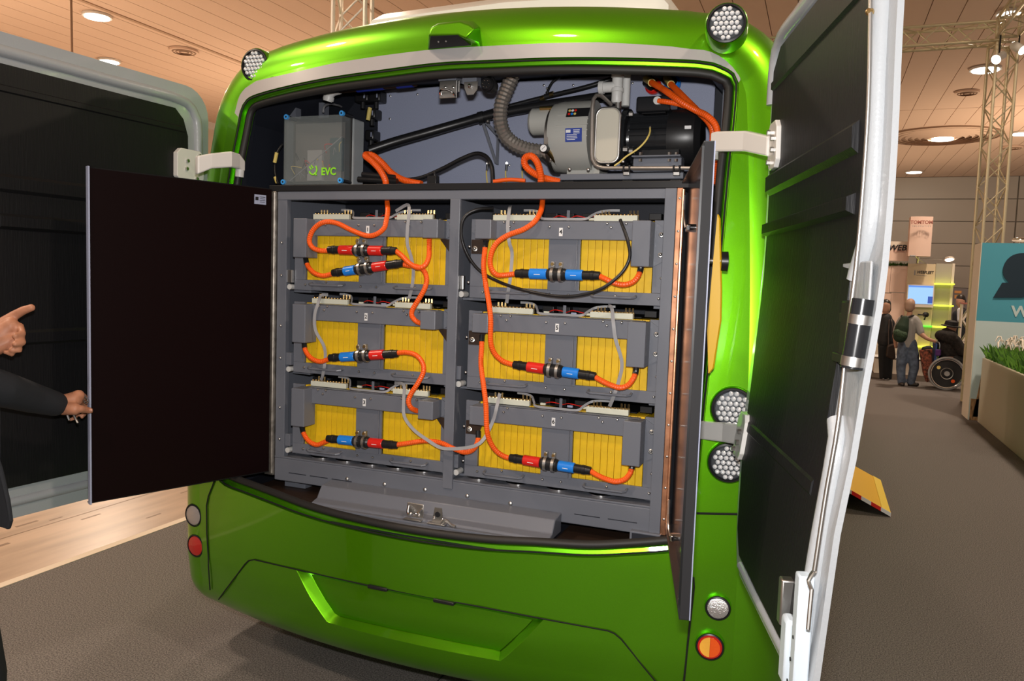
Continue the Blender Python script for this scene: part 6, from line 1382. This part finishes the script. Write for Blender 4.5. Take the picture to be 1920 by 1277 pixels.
# wheelchair with sitter
WC = PY(1775, 700, 16.15)
t = thing('wheelchair', 'wheelchair with dark spoke covers and silver push rings', 'wheelchair', (WC.x, 16.3, 0))
for dy in (0.0, 0.52):
    c = V((WC.x, 16.15 + dy, 0.305)); ring = [c + V((0.285*math.cos(a), 0, 0.285*math.sin(a))) for a in [2*math.pi*k/36 for k in range(36)]]
    wv = G().tube(ring, 0.020, 8, closed=True).build('wheel', 'grey_ribbon', t, smooth=60)
    G().tube([c + V((0.255*math.cos(a), -0.04, 0.255*math.sin(a))) for a in [2*math.pi*k/36 for k in range(36)]], 0.008, 6, closed=True).build('push_ring', 'chrome', wv, smooth=60)
    G().cyl(c + V((0, -0.012, 0)), c + V((0, 0.012, 0)), 0.245, n=36).build('spoke_cover', 'black_matt', wv); G().tube([c + V((0.10*math.cos(a), -0.02, 0.10*math.sin(a))) for a in [2*math.pi*k/24 for k in range(24)]], 0.008, 6, closed=True).build('hub_ring', 'zinc', wv, smooth=60); G().cyl(c + V((0, -0.05, 0)), c + V((0, 0.03, 0)), 0.045, n=20).build('hub', 'grey_ribbon', wv)
    for a, m in ((2.5, 'yellow_tag'), (5.4, 'orange_cable')): G().cyl(c + V((0.17*math.cos(a), -0.016, 0.17*math.sin(a))), c + V((0.17*math.cos(a), -0.012, 0.17*math.sin(a))), 0.032, n=14).build('sticker', m, wv)
    G().tube(spline([V((WC.x - 0.16, 16.2 + dy*0.85, 0.45)), V((WC.x - 0.14, 16.2 + dy*0.85, 0.75)), V((WC.x - 0.16, 16.2 + dy*0.85, 0.86)), V((WC.x - 0.24, 16.2 + dy*0.85, 0.87))], 0.03), 0.013, 8).build('push_handle', 'chrome', t)
    cw = V((WC.x + 0.38, 16.2 + dy*0.8, 0.075)); G().tube([cw + V((0.055*math.cos(a), 0, 0.055*math.sin(a))) for a in [2*math.pi*k/16 for k in range(16)]], 0.018, 6, closed=True).build('castor', 'rubber', t, smooth=60)
    G().tube([V((WC.x - 0.05, 16.2 + dy*0.85, 0.33)), V((WC.x + 0.38, 16.2 + dy*0.85, 0.30)), V((WC.x + 0.38, 16.2 + dy*0.85, 0.10))], 0.013, 8).build('side_tube', 'zinc', t)
G().box((WC.x - 0.18, 16.2, 0.44), (WC.x + 0.25, 16.62, 0.49)).build('seat', 'denim_blue', t, bevel=0.01); G().obox(V((WC.x - 0.19, 16.41, 0.64)), (0.03, 0.42, 0.38)).build('backrest', 'denim_blue', t, bevel=0.01); G().box((WC.x + 0.42, 16.25, 0.10), (WC.x + 0.58, 16.55, 0.12)).build('footrest', 'zinc', t)
bx_ = WC.x + 0.055; by_ = 16.41
t = figure('person', 'person in black fur coat and black hat sitting in the wheelchair', (bx_, by_, 0.5),
  [[(V((bx_ + 0.0, by_, 1.12)), 0.09), (V((bx_ + 0.0, by_, 1.02)), 0.06), (V((bx_ - 0.03, by_, 0.85)), 0.12), (V((bx_ - 0.03, by_, 0.62)), 0.13)], [(V((bx_ - 0.02, by_ - 0.10, 0.58)), 0.08), (V((bx_ + 0.40, by_ - 0.10, 0.55)), 0.06), (V((bx_ + 0.48, by_ - 0.10, 0.18)), 0.045)], [(V((bx_ - 0.02, by_ + 0.10, 0.58)), 0.08), (V((bx_ + 0.40, by_ + 0.10, 0.55)), 0.06), (V((bx_ + 0.48, by_ + 0.10, 0.18)), 0.045)]],
  [('fur_coat', 'black_fur', [[(V((bx_ - 0.05, by_, 0.98)), 0.15), (V((bx_ - 0.02, by_, 0.84)), 0.20), (V((bx_ - 0.02, by_, 0.69)), 0.20), (V((bx_ + 0.16, by_, 0.67)), 0.18)], [(V((bx_ + 0.05, by_ - 0.18, 0.90)), 0.10), (V((bx_ + 0.18, by_ - 0.22, 0.72)), 0.09), (V((bx_ + 0.36, by_ - 0.2, 0.70)), 0.075)], [(V((bx_ - 0.18, by_ - 0.12, 0.98)), 0.10), (V((bx_ - 0.02, by_ - 0.16, 0.95)), 0.12)]]),
   ('trousers', 'black_matt', [[(V((bx_ + 0.10, by_ - 0.10, 0.58)), 0.10), (V((bx_ + 0.42, by_ - 0.10, 0.56)), 0.08), (V((bx_ + 0.49, by_ - 0.10, 0.20)), 0.065)], [(V((bx_ + 0.10, by_ + 0.10, 0.58)), 0.10), (V((bx_ + 0.42, by_ + 0.10, 0.56)), 0.08), (V((bx_ + 0.49, by_ + 0.10, 0.20)), 0.065)]])])
hz = 1.15; G().lathe([(-0.01, 0.10), (0.0, 0.165), (0.012, 0.165), (0.02, 0.115), (0.09, 0.105), (0.11, 0.06), (0.112, 0.01)], (bx_ - 0.01, by_, hz), (0.1, -0.05, 1), 20).build('hat', 'black_matt', t)
t = thing('shopping_bag', 'tall floral patterned bag hanging behind the wheelchair', 'bag', tuple(mp_(1740, 715, -0.15)))
P_ = [mp_(x, y, -0.2) for x, y in ((1725, 657), (1749, 654), (1748, 680), (1746, 712), (1738, 718), (1732, 700))]; G().prism(P_, V((0, 0.22, 0))).build('body', 'floral', t, smooth=0, bevel=0.02); g = G(); limb(g, [(mp_(1734, 655, -0.09), 0.06), (mp_(1742, 654, -0.09), 0.06)]); remesh(g, 'top_flap', 'black_matt', t, 0.014, 3); G().obox(PY(1759, 661, 16.158), (0.09, 0.045, 0.12)).build('purple_pouch', mat('purple', (0.08, 0.02, 0.16), 0.6), t, bevel=0.02)
sx = PY(1803, 600, 19.0); SYF = 19.0
def sp2(x, y, dy=0.0): return PY(x, y, SYF + dy)
figure('person', 'person in dark suit and pale shirt standing behind the zigzag shelf', (sp2(1803, 699).x, SYF, 0),
  [[(sp2(1801, 568), 0.09), (sp2(1801, 562), 0.09)], [(sp2(1801, 578), 0.05), (sp2(1801, 600), 0.10), (sp2(1802, 640), 0.11)], [(sp2(1799, 645), 0.08), (sp2(1798, 698), 0.05)], [(sp2(1806, 645), 0.08), (sp2(1807, 698), 0.05)]],
  [('jacket', 'suit', [[(sp2(1803, 588, 0.04), 0.13), (sp2(1803, 610, 0.04), 0.17), (sp2(1803, 640, 0.04), 0.17)], [(sp2(1794, 590), 0.09), (sp2(1792, 630), 0.075)], [(sp2(1811, 590), 0.09), (sp2(1813, 630), 0.075)]]), ('shirt', 'shirt', [[(sp2(1800, 582, -0.08), 0.06), (sp2(1799, 600, -0.12), 0.05)]]), ('trousers', 'suit_trousers', [[(sp2(1800, 640), 0.12), (sp2(1798, 696), 0.075)], [(sp2(1806, 640), 0.12), (sp2(1807, 696), 0.075)]]), ('hair', 'shoe', [[(sp2(1801.5, 559, 0.0), 0.092), (sp2(1803, 565, 0.03), 0.09)]])], 0.016)
def sp3(x, y, dy=0.0): return PY(x, y, 17.4 + dy)
figure('person', 'person in black jacket half hidden behind the white door edge', (sp3(1662, 712).x, 17.4, 0),
  [[(sp3(1661, 572), 0.09), (sp3(1661, 580), 0.085)], [(sp3(1661, 588), 0.05), (sp3(1660, 620), 0.1), (sp3(1660, 650), 0.1)], [(sp3(1668, 615), 0.06), (sp3(1674, 636), 0.04), (sp3(1676, 648), 0.04)], [(sp3(1657, 655), 0.08), (sp3(1656, 710), 0.05)], [(sp3(1665, 655), 0.08), (sp3(1665, 710), 0.05)]],
  [('jacket', 'black_matt', [[(sp3(1661, 598), 0.12), (sp3(1661, 625), 0.16), (sp3(1661, 640), 0.16)], [(sp3(1669, 606), 0.09), (sp3(1673, 630), 0.07)]]), ('trousers', 'suit_trousers', [[(sp3(1658, 650), 0.12), (sp3(1656, 708), 0.075)], [(sp3(1664, 650), 0.12), (sp3(1665, 708), 0.075)]]), ('shoe', 'shoe', [[(sp3(1656, 712), 0.036), (sp3(1656, 712, -0.14), 0.034)]]), ('shoe', 'shoe', [[(sp3(1665, 712), 0.036), (sp3(1665, 712, -0.14), 0.034)]]), ('hair', 'shoe', [[(sp3(1661, 570, 0.02), 0.1), (sp3(1662, 580, 0.04), 0.09)]])], 0.016)
t = thing('handbag', 'dark brown shoulder bag hanging beside the person in jeans', 'bag', (sp3(1671, 674).x, 17.25, 0.5))
P_ = [sp3(x, y, -0.335) for x, y in ((1664, 648), (1677, 644), (1680, 670), (1676, 676), (1661, 669))]; G().prism(P_, V((0, 0.14, 0))).build('body', mat('brown_leather', (0.03, 0.016, 0.01), 0.5), t, smooth=0, bevel=0.03); G().tube(spline([sp3(1666, 652, -0.27), sp3(1666, 625, -0.20), sp3(1667, 602, -0.12), sp3(1669, 595.5, -0.02), sp3(1672, 603, -0.10), sp3(1675, 625, -0.20), sp3(1676, 648, -0.27)], 0.03), 0.012, 6).build('strap', 'brown_leather', t)
